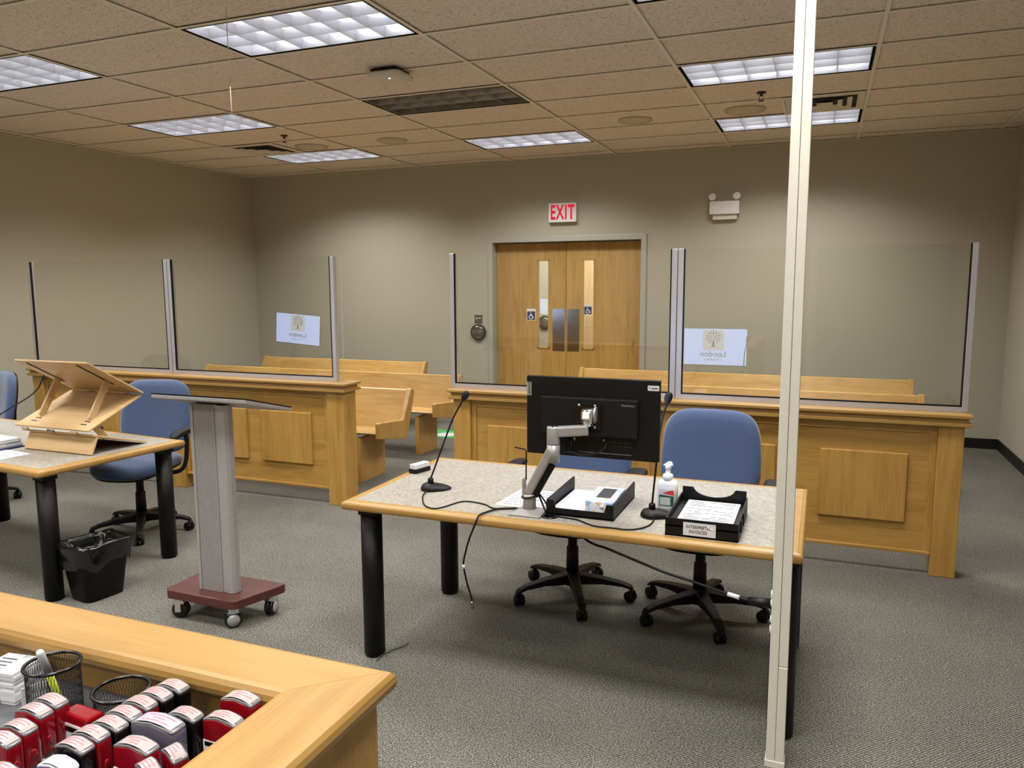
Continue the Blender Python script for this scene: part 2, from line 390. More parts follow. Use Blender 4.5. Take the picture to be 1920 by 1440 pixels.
# ceiling: grid bars, tiles, plenum
TW, TD = 1.2192, 0.6096
ceil = struct(MB().box(XL-0.15, XR+0.15, YF, YB+0.1, 3.16, 3.2).build('ceiling', 'tbar'))
xl = [XL]+[i*TW for i in range(-2, 6)]+[XR]
j0 = -10
yl = [YF]+[j*TD for j in range(j0, 9)]+[YB]
def grid_bar(x0, x1, y0, y1): MB().box(x0, x1, y0, y1, H, H+0.003).build('grid_bar', 'tbar', ceil)
for x in xl[1:-1]: grid_bar(x-0.012, x+0.012, YF, YB)
for y in yl[1:-1]: MB().box(XL, XR, y-0.012, y+0.012, H+0.0006, H+0.0035).build('grid_bar', 'tbar', ceil)
MB().box(XL, XL+0.02, YF, YB, H+0.0008, H+0.0036).build('edge_trim', 'tbar', ceil)
MB().box(XR-0.02, XR, YF, YB, H+0.0008, H+0.0036).build('edge_trim', 'tbar', ceil)
MB().box(XL+0.02, XR-0.02, YB-0.02, YB, H+0.0008, H+0.0036).build('edge_trim', 'tbar', ceil)
lights_on = [(c, r) for c in (-1, 1, 3) for r in (6, 3, 0, -3, -6, -9) if (c, r) != (1, 3)]
fixtures = set(lights_on) | {(1, 3)}
halves = {(-1, 5): 'vent_left', (3, 5): 'vent_right'}
tile_meshes = {}
def ceiling_tile(x0, x1, y0, y1):
    wx, wy = round(x1-x0, 4), round(y1-y0, 4)
    if (wx, wy) not in tile_meshes:
        tile_meshes[(wx, wy)] = MB().box(-wx/2+0.004, wx/2-0.004, -wy/2+0.004, wy/2-0.004, 0, 0.015).mesh('ceiling_tile', 'tile')
    share('ceiling_tile', tile_meshes[(wx, wy)], ceil, ((x0+x1)/2, (y0+y1)/2, H+0.011))
for a in range(len(xl)-1):
    for b in range(len(yl)-1):
        ci, rj = a-3, b-1+j0
        x0, x1, y0, y1 = xl[a], xl[a+1], yl[b], yl[b+1]
        if (ci, rj) in fixtures: continue
        if (ci, rj) in halves:
            xm = (x0+x1)/2
            if halves[(ci, rj)] == 'vent_left': ceiling_tile(xm, x1, y0, y1)
            else: ceiling_tile(x0, xm, y0, y1)
            MB().box(xm-0.012, xm+0.012, y0, y1, H, H+0.003).build('grid_bar', 'tbar', ceil)
            continue
        ceiling_tile(x0, x1, y0, y1)

# ------------------------------------------------------------------ troffers
W2, D2 = TW/2-0.014, TD/2-0.014
def troffer(on):
    t = thing('ceiling_light', 'x', 'ceiling light', (0, 0, 0))
    hz = 0.105
    MB().box(-W2, W2, -D2, D2, hz, hz+0.01).box(-W2, -W2+0.006, -D2, D2, 0.001, hz).box(W2-0.006, W2, -D2, D2, 0.001, hz).box(-W2+0.006, W2-0.006, -D2, -D2+0.006, 0.001, hz).box(-W2+0.006, W2-0.006, D2-0.006, D2, 0.001, hz).build('housing', 'black_matte', t)
    li = 0.022
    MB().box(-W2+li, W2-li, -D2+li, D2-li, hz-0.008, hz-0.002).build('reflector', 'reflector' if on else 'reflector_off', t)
    bl = 'blade' if on else 'blade_unlit'; lw, ld = W2-li, D2-li; zb, zt = 0.004, 0.062
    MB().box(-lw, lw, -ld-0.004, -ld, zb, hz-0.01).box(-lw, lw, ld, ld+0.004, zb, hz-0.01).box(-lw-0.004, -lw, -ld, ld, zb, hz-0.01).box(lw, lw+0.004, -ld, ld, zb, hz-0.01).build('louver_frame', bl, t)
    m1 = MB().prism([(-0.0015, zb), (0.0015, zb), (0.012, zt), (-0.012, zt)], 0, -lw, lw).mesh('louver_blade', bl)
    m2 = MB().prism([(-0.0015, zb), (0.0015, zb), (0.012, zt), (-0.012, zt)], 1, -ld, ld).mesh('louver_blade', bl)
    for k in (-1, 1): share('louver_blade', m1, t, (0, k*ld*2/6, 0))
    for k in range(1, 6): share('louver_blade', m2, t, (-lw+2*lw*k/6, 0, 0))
    tm = MB().cyl((-lw+0.02, 0, 0), (lw-0.02, 0, 0), 0.013, n=10).mesh('lamp_tube', 'tube' if on else 'tube_off')
    for k in (-1, 0, 1): share('lamp_tube', tm, t, (0, k*ld*2/3, 0.08))
    return t
names = {(-1, 0): 'lit troffer at the left edge of the photo, cut off by the frame', (1, 0): 'largest lit troffer, nearest to the camera at upper left',
         (3, 0): 'lit troffer cut off by the top edge of the photo', (-1, 3): 'lit troffer just below the tip of the hanging wire',
         (-1, 6): 'far left lit troffer beside the left air vent', (1, 6): 'lit troffer nearest the exit doors, right of the round speaker',
         (3, 3): 'lit troffer crossed by the pale pole, the nearer of two', (3, 6): 'lit troffer crossed by the pale pole, the one nearer the back wall'}
proto_on = None
for (c, r) in lights_on:
    if proto_on is None: f = proto_on = troffer(True)
    else: f = copy_tree(proto_on)
    f.location = ((c+0.5)*TW, (r+0.5)*TD, H)
    f['group'] = 'recessed ceiling lights'
    f['label'] = names.get((c, r), 'lit recessed ceiling light behind the photographer')
    L = bpy.data.lights.new('troffer_lamp', 'AREA'); L.shape = 'RECTANGLE'; L.size = 1.14; L.size_y = 0.54; L.energy = LAMP_POWER
    L.color = LAMP_COLOR; L.spread = math.radians(LAMP_SPREAD)
    lo = bpy.data.objects.new('troffer_lamp', L); col.objects.link(lo); lo.location = ((c+0.5)*TW, (r+0.5)*TD, H-0.002)
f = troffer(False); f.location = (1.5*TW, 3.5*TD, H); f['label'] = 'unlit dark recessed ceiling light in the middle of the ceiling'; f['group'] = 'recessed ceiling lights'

# ------------------------------------------------------------------ ceiling devices
def air_vent(x0, y0, label):
    t = thing('air_vent', label, 'air vent', (x0+0.305, y0+0.305, H), group='square ceiling air vents')
    s = 0.29
    MB().box(-0.24, 0.24, -0.24, 0.24, 0.012, 0.02).build('duct_shade', 'dark', t)  # dark plate close behind the vanes imitates the shade inside
    a, b = s, 0.235
    MB().box(-a, a, -a, -b, 0, 0.006).box(-a, a, b, a, 0, 0.006).box(-a, -b, -b, b, 0, 0.006).box(b, a, -b, b, 0, 0.006).build('frame', 'vent', t)
    for k, (o_, i_) in enumerate(((0.2, 0.165), (0.13, 0.095), (0.06, 0.0))):
        z0, z1 = -0.006, 0.003
        m = MB()
        vs = []
        for r_, z in ((o_, z0), (i_ if i_ else 0.001, z1 if i_ else z0)):
            vs += [(-r_, -r_, z), (r_, -r_, z), (r_, r_, z), (-r_, r_, z)]
        fs = [(i, (i+1) % 4, 4+(i+1) % 4, 4+i) for i in range(4)]
        m.add(vs, fs).add([(v[0], v[1], v[2]+0.003) for v in vs], fs); m.build('vane', 'vent', t)
    return t
air_vent(-TW, 5*TD, 'square ceiling vent on the left between two lit troffers')
air_vent(3.5*TW, 5*TD, 'square ceiling vent just right of the pale pole')
def speaker(x, y, r, label):
    t = thing('ceiling_speaker', label, 'speaker', (x, y, H+0.004), group='round ceiling speakers')
    MB().lathe([(r, 0.006), (r, -0.004), (r*0.94, -0.008), (r*0.9, -0.004), (r*0.9, 0.006)], n=40).build('rim', 'grille', t)
    MB().lathe([(r*0.9, 0.004), (r*0.9, -0.003), (r*0.5, -0.005), (0.004, -0.006)], n=40).build('grille', 'grille', t)
speaker(-0.37, 3.42, 0.17, 'round ceiling speaker beside the left air vent')
speaker(0.58, 3.43, 0.15, 'round ceiling speaker alone in its tile, left of the exit doors')
speaker(3.03, 3.42, 0.15, 'round ceiling speaker above the exit sign, in its own tile')
speaker(3.96, 3.38, 0.17, 'round ceiling speaker under the right sprinkler, left of the pole')
def sprinkler(x, y, label):
    t = thing('fire_sprinkler', label, 'sprinkler', (x, y, H+0.01), group='fire sprinklers')
    MB().lathe([(0.036, 0.002), (0.034, -0.008), (0.012, -0.012), (0.01, -0.03), (0.004, -0.03)], n=20).build('body', 'bronze', t)
    MB().tube([(-0.012, 0, -0.03), (-0.016, 0, -0.045), (0, 0, -0.062)], 0.0025, 6).tube([(0.012, 0, -0.03), (0.016, 0, -0.045), (0, 0, -0.062)], 0.0025, 6).build('frame_arm', 'bronze', t)
    MB().lathe([(0.022, -0.062), (0.024, -0.064), (0.022, -0.066)], n=16).build('deflector', 'bronze', t)
sprinkler(-0.24, 2.81, 'small fire sprinkler above the left air vent')
sprinkler(4.13, 2.81, 'small fire sprinkler left of the pale pole')
t = thing('wireless_access_point', 'white rounded wireless unit with blue light under the ceiling', 'access point', (1.87, 1.21, H-0.001))
MB().prism(rrect(-0.1, 0.1, -0.1, 0.1, 0.02), 2, -0.022, 0.001).build('mount', 'black', t)
MB().cushion(rrect(-0.125, 0.125, -0.125, 0.125, 0.045), [(1.0, -0.022), (1.0, -0.034), (0.95, -0.047), (0.8, -0.056), (0.3, -0.06)]).build('shell', 'vent', t)
MB().lathe([(0.006, -0.0585), (0.005, -0.061)], (0.03, -0.06, 0), n=10).build('led', 'led_blue', t)
t = thing('hanging_wire', 'thin pale wire hanging from the ceiling at upper left', 'wire', (1.72, -0.17, 2.498))
MB().tube([(0, 0, 0.14), (0, 0, H-2.498)], 0.0024, 6).build('wire', 'offwhite', t)
MB().tube([(0.003, 0, 0), (0, 0, 0.03), (0, 0, 0.14)], [0.0045, 0.0035, 0.0028], 8).build('sleeve', 'offwhite', t)

# ------------------------------------------------------------------ doors, signs and switches on the back wall
d = struct(thing('door_1', None, None, (1.84, YB, 0))); o = (1.84, YB, 0)
fw = 0.06
MB(o).box(DX0-fw, DX0, YB-0.018, YB+0.2, 0, DZ+fw).box(DX1, DX1+fw, YB-0.018, YB+0.2, 0, DZ+fw).box(DX0, DX1, YB-0.018, YB+0.2, DZ, DZ+fw).build('door_frame', 'frame_paint', d, 0.003)
MB(o).box(DX0, DX0+0.016, YB+0.162, YB+0.18, 0, DZ).box(DX1-0.016, DX1, YB+0.162, YB+0.18, 0, DZ).box(DX0, DX1, YB+0.162, YB+0.18, DZ-0.016, DZ).build('door_stop', 'frame_paint', d)
LY0, LY1 = YB+0.115, YB+0.16
def leaf(x0, x1, lx0, lx1, px0, px1):
    z0, z1 = 0.857, 1.9
    lf = MB(o).box(x0, lx0, LY0, LY1, 0.01, DZ-0.012).box(lx1, x1, LY0, LY1, 0.01, DZ-0.012).box(lx0, lx1, LY0, LY1, 0.01, z0).box(lx0, lx1, LY0, LY1, z1, DZ-0.012).build('door_leaf', 'door_z', d)
    e = 0.014
    MB(o).box(lx0-0.004, lx0+e, LY0-0.006, LY0+0.02, z0, z1).box(lx1-e, lx1+0.004, LY0-0.006, LY0+0.02, z0, z1).box(lx0, lx1, LY0-0.006, LY0+0.02, z0-0.004, z0+e).box(lx0, lx1, LY0-0.006, LY0+0.02, z1-e, z1+0.004).build('glazing_bead', 'door_z', lf)
    MB(o).box(lx0+e, lx1-e, LY0+0.018, LY0+0.024, z0+e, z1-e).build('vision_pane', 'glass', lf)
    MB(o).box(px0, px1, LY0-0.003, LY0, 0.828, 1.326).build('push_plate', 'steel', lf)
    return lf
la = leaf(DX0+0.004, 1.819, 1.467, 1.614, 1.656, 1.806)
lb = leaf(1.825, DX1-0.004, 2.02, 2.168, 1.839, 1.984)
MB(o).box(1.8, 1.845, LY1, LY1+0.006, 0.01, DZ-0.012).build('leaf_gap_shade', 'dark', d)  # dark strip added behind the leaf gap so it reads as shade
def wheelchair(parent, cx, cz, s, y, back):
    # access symbol sticker: navy square with white figure
    MB(o).box(cx-s*0.5, cx+s*0.5, y-0.001, y, cz-s*0.5, cz+s*0.72).build('sticker', 'white', parent)
    MB(o).prism([(a, b) for a, b in rrect(cx-s*0.44, cx+s*0.44, cz-s*0.44, cz+s*0.44, s*0.06)], 1, y-0.0016, y-0.001).build('sticker_field', 'navy', parent)
    m = MB(o); r = s*0.045; yy = y-0.003
    def P(a, b): return (cx+a*s, yy, cz+b*s)
    m.tube([P(-0.04+0.2*math.cos(q), -0.16+0.2*math.sin(q)) for q in [math.radians(x) for x in range(110, 381, 18)]], r, 6)
    m.tube([P(-0.06, 0.2), P(-0.03, -0.04), P(0.16, -0.04), P(0.24, -0.26), P(0.32, -0.22)], r, 6)
    m.tube([P(-0.05, 0.09), P(0.12, 0.09)], r*0.9, 6); m.lathe([(0.001, -0.001), (s*0.06, -0.001), (s*0.06, 0.001), (0.001, 0.001)], P(-0.07, 0.29), 12, 'y')
    m.build('wheelchair_symbol', 'white', parent)
wheelchair(la, 1.385, 1.243, 0.115, LY0, False)
wheelchair(lb, 2.085, 1.31, 0.1, LY0+0.017, True)
def push_button(x, y, z, label):
    t = thing('door_push_button', label, 'button', (x, y, z))
    MB().lathe([(0.1, 0), (0.1, -0.02), (0.088, -0.03), (0.078, -0.03)], n=40, axis='y').build('ring', 'black', t)
    MB().lathe([(0.078, -0.026), (0.078, -0.034), (0.07, -0.038), (0.002, -0.038)], n=40, axis='y').build('plate', 'steel', t)
    text('lettering', 'PUSH TO OPEN', 0.02, 'ink', t, (0, -0.039, -0.022), (PI/2, 0, 0), sx=0.9)
    m = MB(); m.tube([(0.018*math.cos(q), -0.039, 0.022+0.018*math.sin(q)) for q in [math.radians(x_) for x_ in range(110, 381, 27)]], 0.003, 6).tube([(-0.004, -0.039, 0.055), (-0.002, -0.039, 0.034), (0.014, -0.039, 0.034), (0.024, -0.039, 0.012)], 0.003, 6)
    m.build('wheelchair_mark', 'ink', t)
push_button(0.745, YB, 1.04, 'round steel door button with wheelchair mark on the wall')
push_button(0.872, 7.2, 1.06, 'round steel door button seen through the left door glass')
t = thing('key_switch_plate', 'small square steel switch plate above the round door button', 'switch', (0.745, YB, 1.2))
MB().box(-0.052, 0.052, -0.006, 0, -0.05, 0.05).build('plate', 'steel', t, 0.002)
for k in (-1, 1): MB().lathe([(0.012, -0.006), (0.011, -0.014), (0.001, -0.014)], (0.02*k, 0, 0.005), 16, 'y').build('key_barrel', 'chrome', t)
t = thing('exit_sign', 'white EXIT sign with red letters above the double doors', 'exit sign', (1.827, YB, 2.424))
MB().box(-0.165, 0.165, -0.06, 0, -0.107, 0.107).build('body', 'white', t, 0.004)
text('letters', 'EXIT', 0.225, 'exit_red', t, (0, -0.0605, -0.004), (PI/2, 0, 0), sx=0.56, spacing=1.15, bold=0.006)
t = thing('emergency_light', 'white emergency light with two lamp heads on the back wall', 'emergency light', (3.62, YB, 2.405))
MB().box(-0.152, 0.152, -0.085, 0, -0.065, 0.07).build('body', 'white', t, 0.005)
MB().box(-0.12, 0.13, -0.055, 0, -0.12, -0.065).build('lower_lip', 'offwhite', t, 0.003)
for k in (-1, 1):
    h = MB().lathe([(0.016, 0.03), (0.034, 0.02), (0.04, -0.03), (0.036, -0.04)], (0.125*k, -0.05, 0.118), 20, 'y').build('lamp_head', 'white', t)
    MB().lathe([(0.034, -0.039), (0.001, -0.036)], (0.125*k, -0.05, 0.118), 20, 'y').build('lens', 'chrome', h)
    MB().cyl((0.115*k, -0.05, 0.07), (0.122*k, -0.05, 0.1), 0.01, n=10).build('neck', 'white', t)
t = thing('floor_sign', 'green and white floor sticker in the aisle by the pews', 'floor sign', (0.85, 3.95, 0))
MB().prism(rrect(-0.2, 0.2, -0.2, 0.2, 0.02), 2, 0.0005, 0.002).build('sheet', 'green_sign', t)
MB().lathe([(0.11, 0.002), (0.11, 0.003), (0.001, 0.003)], (0.04, -0.04, 0), 20).build('footprint_disc', 'paper', t)

# ------------------------------------------------------------------ gallery rails and glass screens
RY0, RY1 = 1.17, 1.33
def rail(x0, x1, posts, panels, label):
    t = thing('gallery_rail', label, 'railing', ((x0+x1)/2, 1.25, 0)); o = ((x0+x1)/2, 1.25, 0)
    for a, b in posts: MB(o).box(a, b, RY0, RY1, 0, 0.845).build('post', 'wood_z', t, 0.004)
    for (a, b), (c, e) in zip(posts[:-1], posts[1:]):
        MB(o).box(b, c, 1.2, 1.3, 0.13, 0.845).build('field_panel', 'wood_x', t)
        MB(o).box(b, c, 1.185, 1.2, 0.112, 0.132).build('bottom_moulding', 'wood_x', t, 0.004)
        MB(o).box(b, c, 1.192, 1.2, 0.8, 0.845).build('frieze', 'wood_x', t)
        for q in ((b, b+0.035), (c-0.035, c)): MB(o).box(q[0], q[1], 1.19, 1.2, 0.132, 0.8).build('stile', 'wood_z', t, 0.003)
    for a, b in panels: MB(o).box(a, b, 1.18, 1.2, 0.287, 0.678).build('raised_panel', 'wood_z', t, 0.005)
    yc = 1.25; prof = []
    half = [(0.096, 0.845), (0.108, 0.850), (0.108, 0.866), (0.092, 0.870), (0.09, 0.884), (0.1, 0.892), (0.112, 0.896), (0.112, 0.909), (0.106, 0.915)]
    hx = 0.03
    m = MB(o); m.rim(x0, x1, yc-0.08, yc+0.08, [(dd-0.08, z) for dd, z in half]+[(-0.03, 0.915), (-0.03, 0.845)])
    m.box(x0+0.02, x1-0.02, yc-0.055, yc+0.055, 0.846, 0.9148); m.build('cap', 'counter_x', t)
    return t
rail(-1.745, 1.445, [(-1.745, -1.62), (-0.22, -0.075), (1.295, 1.445)], [(-1.5, -1.05), (-0.86, -0.41), (0.09, 0.55), (0.686, 1.147)], 'golden wood rail on the left, nearer the lectern')
rail(2.325, 5.365, [(2.325, 2.45), (3.75, 3.87), (5.24, 5.365)], [(2.57, 3.02), (3.22, 3.67), (3.96, 4.41), (4.65, 5.102)], 'golden wood rail on the right behind the monitor desk')
def screen(xs, ret, label):
    xa, xb = xs[0], xs[-1]; yc = 1.25; zb = 0.915; zt = 1.822
    t = thing('glass_screen', label, 'glass screen', ((xa+xb)/2, yc, zb)); o = ((xa+xb)/2, yc, zb)
    def post(a, b): 
        p = MB(o).box(a, b, yc-0.02, yc+0.02, zb, zt).build('post', 'alu_light', t, 0.002)
        return p
    post(xa-0.015, xa+0.015); post(xb-0.015, xb+0.015)
    for x in xs[1:-1]: post(x-0.036, x-0.003); post(x+0.003, x+0.036)
    lo_ = [xa]+list(xs[1:])
    for i in range(len(xs)-1):
        a = xs[i]+(0.015 if i == 0 else 0.036); b = xs[i+1]-(0.015 if i == len(xs)-2 else 0.036)
        MB(o).box(a, b, yc-0.02, yc+0.02, zb, zb+0.03).build('bottom_channel', 'alu_light', t)
        MB(o).box(a, a+0.007, yc-0.0205, yc-0.004, zb+0.03, zt).box(b-0.007, b, yc-0.0205, yc-0.004, zb+0.03, zt).box(a, b, yc-0.0205, yc-0.004, zb+0.03, zb+0.038).build('gasket', 'black', t)
        g = MB(o); x0, x1, y0, y1, z0, z1 = a, b, yc-0.003, yc, zb+0.03, zt-0.002
        vs = [(x0, y0, z0), (x1, y0, z0), (x1, y1, z0), (x0, y1, z0), (x0, y0, z1), (x1, y0, z1), (x1, y1, z1), (x0, y1, z1)]
        g.add(vs, [(0, 1, 5, 4), (2, 3, 7, 6)], mi=0); g.add(vs, [(4, 5, 6, 7), (0, 3, 2, 1), (1, 2, 6, 5), (3, 0, 4, 7)], mi=1)
        g.build('glass_pane', ['glass', 'glass_edge'], t)
    if ret is not None:
        g = MB(o); x0, x1, y0, y1, z0, z1 = ret-0.003, ret+0.003, yc+0.02, yc+0.085, zb, zt-0.01
        vs = [(x0, y0, z0), (x1, y0, z0), (x1, y1, z0), (x0, y1, z0), (x0, y0, z1), (x1, y0, z1), (x1, y1, z1), (x0, y1, z1)]
        g.add(vs, [(1, 2, 6, 5), (3, 0, 4, 7)], mi=0); g.add(vs, [(4, 5, 6, 7), (0, 3, 2, 1), (0, 1, 5, 4), (2, 3, 7, 6)], mi=1)
        g.build('return_pane', ['glass', 'glass_edge'], t)
screen([-1.765, -0.205, 1.338], 1.345, 'clear glass screen in aluminium posts on the left rail')
screen([2.297, 3.808, 5.365], 2.305, 'clear glass screen in aluminium posts on the right rail')

# ------------------------------------------------------------------ pews
def pew(xa, xb, y0, label, ends=(True, True)):
    t = thing('pew', label, 'pew', ((xa+xb)/2, y0+0.25, 0), group='wooden gallery pews'); o = ((xa+xb)/2, y0+0.25, 0)
    th = 0.045
    MB(o).prism([(y0+0.012, 0.405), (y0+0.0, 0.42), (y0+0.012, 0.432), (y0+0.44, 0.395), (y0+0.44, 0.368)], 0, xa+th, xb-th).build('seat', 'pew_x', t)
    MB(o).prism([(y0+0.405, 0.385), (y0+0.525, 0.712), (y0+0.54, 0.718), (y0+0.56, 0.712), (y0+0.44, 0.365)], 0, xa+th, xb-th).build('backrest', 'pew_x', t)
    poly = [(y0, 0.378), (y0-0.004, 0.5), (y0+0.004, 0.51), (y0+0.385, 0.478), (y0+0.515, 0.722), (y0+0.53, 0.73), (y0+0.578, 0.714), (y0+0.582, 0.7), (y0+0.445, 0.315), (y0+0.43, 0.312)]
    for a in (xa, xb-th): MB(o).prism(poly, 0, a, a+th).build('end_panel', 'pew_z', t, 0.005)
    for a in (xa+0.2, xb-0.24, (xa+xb)/2): MB(o).box(a, a+0.04, y0+0.02, y0+0.4, 0, 0.37).build('leg', 'pew_z', t, 0.003)
pew(-1.9, 1.365, 1.79, 'front pew on the left, its bench end nearest the aisle')
pew(-1.9, 1.315, 2.87, 'second pew on the left, behind the front one')
pew(-1.96, 0.36, 3.95, 'shorter pew on the left against the back wall')
pew(2.3, 5.415, 2.87, 'nearer of the two pews seen through the right glass')
pew(2.225, 5.44, 3.95, 'rear pew on the right, in front of the doors and back wall')

# ------------------------------------------------------------------ desks
ZD = 0.705
def desk(name_label, loc, rz, wx, dy, leg_in):
    t = thing('work_table', name_label, 'table', loc, rz, 'courtroom work tables'); r = 0.03; th = 0.036
    x0, x1, y0, y1 = -wx/2, wx/2, -dy/2, dy/2; e = 0.045
    MB().box(x0+e, x1-e, y0+e, y1-e, ZD-th, ZD).build('top', 'laminate', t)
    prof = [(-e, ZD+0.0004), (-0.02, ZD+0.0004), (-0.017, ZD-0.001), (-0.006, ZD-0.003), (-0.001, ZD-0.01), (0, ZD-th/2), (-0.001, ZD-th+0.009), (-0.006, ZD-th+0.001), (-0.018, ZD-th-0.003), (-e, ZD-th-0.003)]
    ed = MB().rim(x0, x1, y0, y1, prof).build('edge_band', 'counter_x', t, 0.002)
    ys = 0.09
    for lx in (x0+leg_in[0], x1-leg_in[1]):
        for ly in (y0+ys, y1-ys): 
            lg = MB().cyl((lx, ly, 0.012), (lx, ly, ZD-th-0.03), 0.046, n=28).build('leg', 'leg_black', t)
            MB().cyl((lx, ly, 0), (lx, ly, 0.012), 0.04, n=20).build('foot_pad', 'black_matte', lg)
            MB().prism([(ly-0.04, ZD-th-0.03), (ly+0.04, ZD-th-0.03), (ly+0.04, ZD-th-0.003), (ly-0.04, ZD-th-0.003)], 0, lx-0.04, lx+0.04).build('mounting_plate', 'leg_black', lg)
    MB().box(x0+0.2, x1-0.2, -0.05, 0.05, ZD-th-0.03, ZD-th-0.002).build('under_beam', 'leg_black', t)
    return t
desk('laminate table with wood edge, carrying the monitor and trays', (3.685, -0.363, 0), 0, 1.84, 0.925, (0.095, 0.055))
RZL = math.radians(-5)
def ldesk(a, b):  # local offsets from the left table's front right corner
    c, s_ = math.cos(RZL), math.sin(RZL); return (1.06+a*c-b*s_, -0.915+a*s_+b*c)
cx_, cy_ = ldesk(-0.92, 0.445)
desk('laminate table with wood edge at the left, carrying the bookstand', (cx_, cy_, 0), RZL, 1.84, 0.89, (0.09, 0.085))

# ------------------------------------------------------------------ task chairs
def task_chair(phase):
    t = thing('task_chair', 'x', 'chair', (0, 0, 0), group='blue task chairs')
    b = MB().lathe([(0.05, 0.07), (0.05, 0.125), (0.032, 0.14)], n=20)
    for k in range(5):
        a = math.radians(phase+72*k); c, s_ = math.cos(a), math.sin(a)
        def P(r, z, w_): return [(c*r-s_*w_, s_*r+c*w_, z), (c*r+s_*w_, s_*r-c*w_, z)]
        vs = []
        for r, zt, zb, w_ in ((0.03, 0.13, 0.075, 0.03), (0.16, 0.118, 0.085, 0.024), (0.26, 0.1, 0.078, 0.02), (0.3, 0.086, 0.068, 0.021), (0.315, 0.07, 0.06, 0.018)):
            vs += P(r, zt, w_)+P(r, zb, w_)[::-1]
        fs = []
        for i in range(4):
            for q in range(4): fs.append((i*4+q, i*4+(q+1) % 4, i*4+4+(q+1) % 4, i*4+4+q))
        fs += [(0, 1, 2, 3), (16, 17, 18, 19)]
        b.add(vs, fs)
    bo = b.build('star_base', 'black', t, 0.006)
    cm = MB()
    for k in (-1, 1): cm.lathe([(0.004, -0.011), (0.024, -0.01), (0.028, -0.006), (0.028, 0.006), (0.024, 0.01), (0.004, 0.011)], (k*0.014, 0, 0.028), 18, 'x')
    cm.lathe([(0.014, 0.03), (0.018, 0.055), (0.012, 0.066)], (0, -0.012, 0), 12)
    cme = cm.mesh('caster', 'black')
    for k in range(5):
        a = math.radians(phase+72*k); share('caster', cme, bo, (0.3*math.cos(a), 0.3*math.sin(a), 0), (0, 0, a+1.1+k*1.7))
    MB().lathe([(0.034, 0.12), (0.03, 0.27), (0.024, 0.275), (0.024, 0.40), (0.03, 0.41)], n=20).build('gas_column', 'black', t)
    MB().box(-0.09, 0.09, -0.12, 0.12, 0.385, 0.42).box(0.09, 0.2, -0.05, -0.03, 0.4, 0.412).build('tilt_mechanism', 'black', t, 0.008)
    # seat, front is -y
    out = squircle(0.245, 0.235, 3.6, 44)
    def ds(p):
        x, y, z = p; z2 = 0.45+z+0.018*(abs(x)/0.245)**2.2
        if y < -0.12: z2 -= (abs(y)-0.12)**2*2.2
        return Vector((x, y-0.01, z2))
    MB().cushion(out, [(0.05, 0.045), (0.6, 0.046), (0.85, 0.042), (0.95, 0.028), (1.0, 0.0), (0.985, -0.02), (0.9, -0.025)], ds).build('seat', 'fabric', t)
    MB().cushion(out, [(0.985, -0.018), (0.94, -0.04), (0.6, -0.05), (0.05, -0.05)], ds).build('seat_pan', 'black', t)
    # backrest
    def sq(n=48):
        o_ = []
        for k in range(n):
            q = 2*PI*k/n; c, s_ = math.cos(q), math.sin(q)
            a = 0.25*math.copysign(abs(c)**(2/4.6), c); b_ = 0.245*math.copysign(abs(s_)**(2/3.6), s_)
            a *= 1.0-0.05*(b_/0.245 if b_ > 0 else 0)-0.02*(b_ < -0.1)
            o_.append((a, b_))
        return o_
    def dbk(p):
        x, z, d_ = p
        y = 0.235+d_+0.10*(z+0.245)/0.49-0.35*x*x-0.25*(z+0.05)**2
        return Vector((x, y, 0.733+z))
    MB().cushion(sq(), [(0.05, -0.046), (0.5, -0.046), (0.8, -0.044), (0.92, -0.036), (0.98, -0.018), (1.0, 0.0), (0.985, 0.012)], dbk).build('backrest', 'fabric', t)
    MB().cushion(sq(), [(0.985, 0.012), (0.97, 0.026), (0.7, 0.034), (0.05, 0.036)], dbk).build('back_shell', 'black', t)
    MB().tube(smooth_path([(0, 0.08, 0.4), (0, 0.24, 0.405), (0, 0.315, 0.46), (0, 0.33, 0.62), (0, 0.34, 0.75)], 4), 0.032, 8, flat=0.45, up=(0, 1, 0)).build('back_upright', 'black', t)
    for k in (-1, 1):
        m = MB()
        m.tube(smooth_path([(k*0.1, 0.02, 0.405), (k*0.24, 0.02, 0.4), (k*0.3, 0.03, 0.45), (k*0.315, 0.04, 0.58), (k*0.315, 0.03, 0.66)], 5), 0.024, 8, flat=0.6, up=(0, 0, 1))
        ar = m.build('armrest', 'black', t)
        out2 = [(a+0.0, b_) for a, b_ in squircle(0.038, 0.135, 3.0, 28)]
        MB().cushion(out2, [(0.9, -0.014), (1.0, -0.004), (1.0, 0.004), (0.92, 0.013), (0.5, 0.016)], lambda p, k=k: Vector((k*0.315+p.x, p.y-0.01, 0.675+p.z-2.2*max(0, -p.y-0.03)**2-0.6*max(0, p.y-0.06)**2))).build('arm_pad', 'black_matte', ar)
    return t
ch = task_chair(8)
def put_chair(c, x, y, rz, label): c.location = (x, y, 0); c.rotation_euler = (0, 0, math.radians(rz)); c['label'] = label
put_chair(ch, 4.13, 0.184, 0, 'blue task chair standing right of the monitor behind the table')
c2 = copy_tree(ch); put_chair(c2, 3.48, 0.19, 0, 'blue task chair hidden by the monitor, seen below it')
c3 = copy_tree(ch); put_chair(c3, 0.5, 0.2, 18, 'blue task chair behind the left table, beside the lectern')
c4 = copy_tree(ch); put_chair(c4, -1.2, 0.2, -20, 'blue task chair cut off by the left edge of the photo')

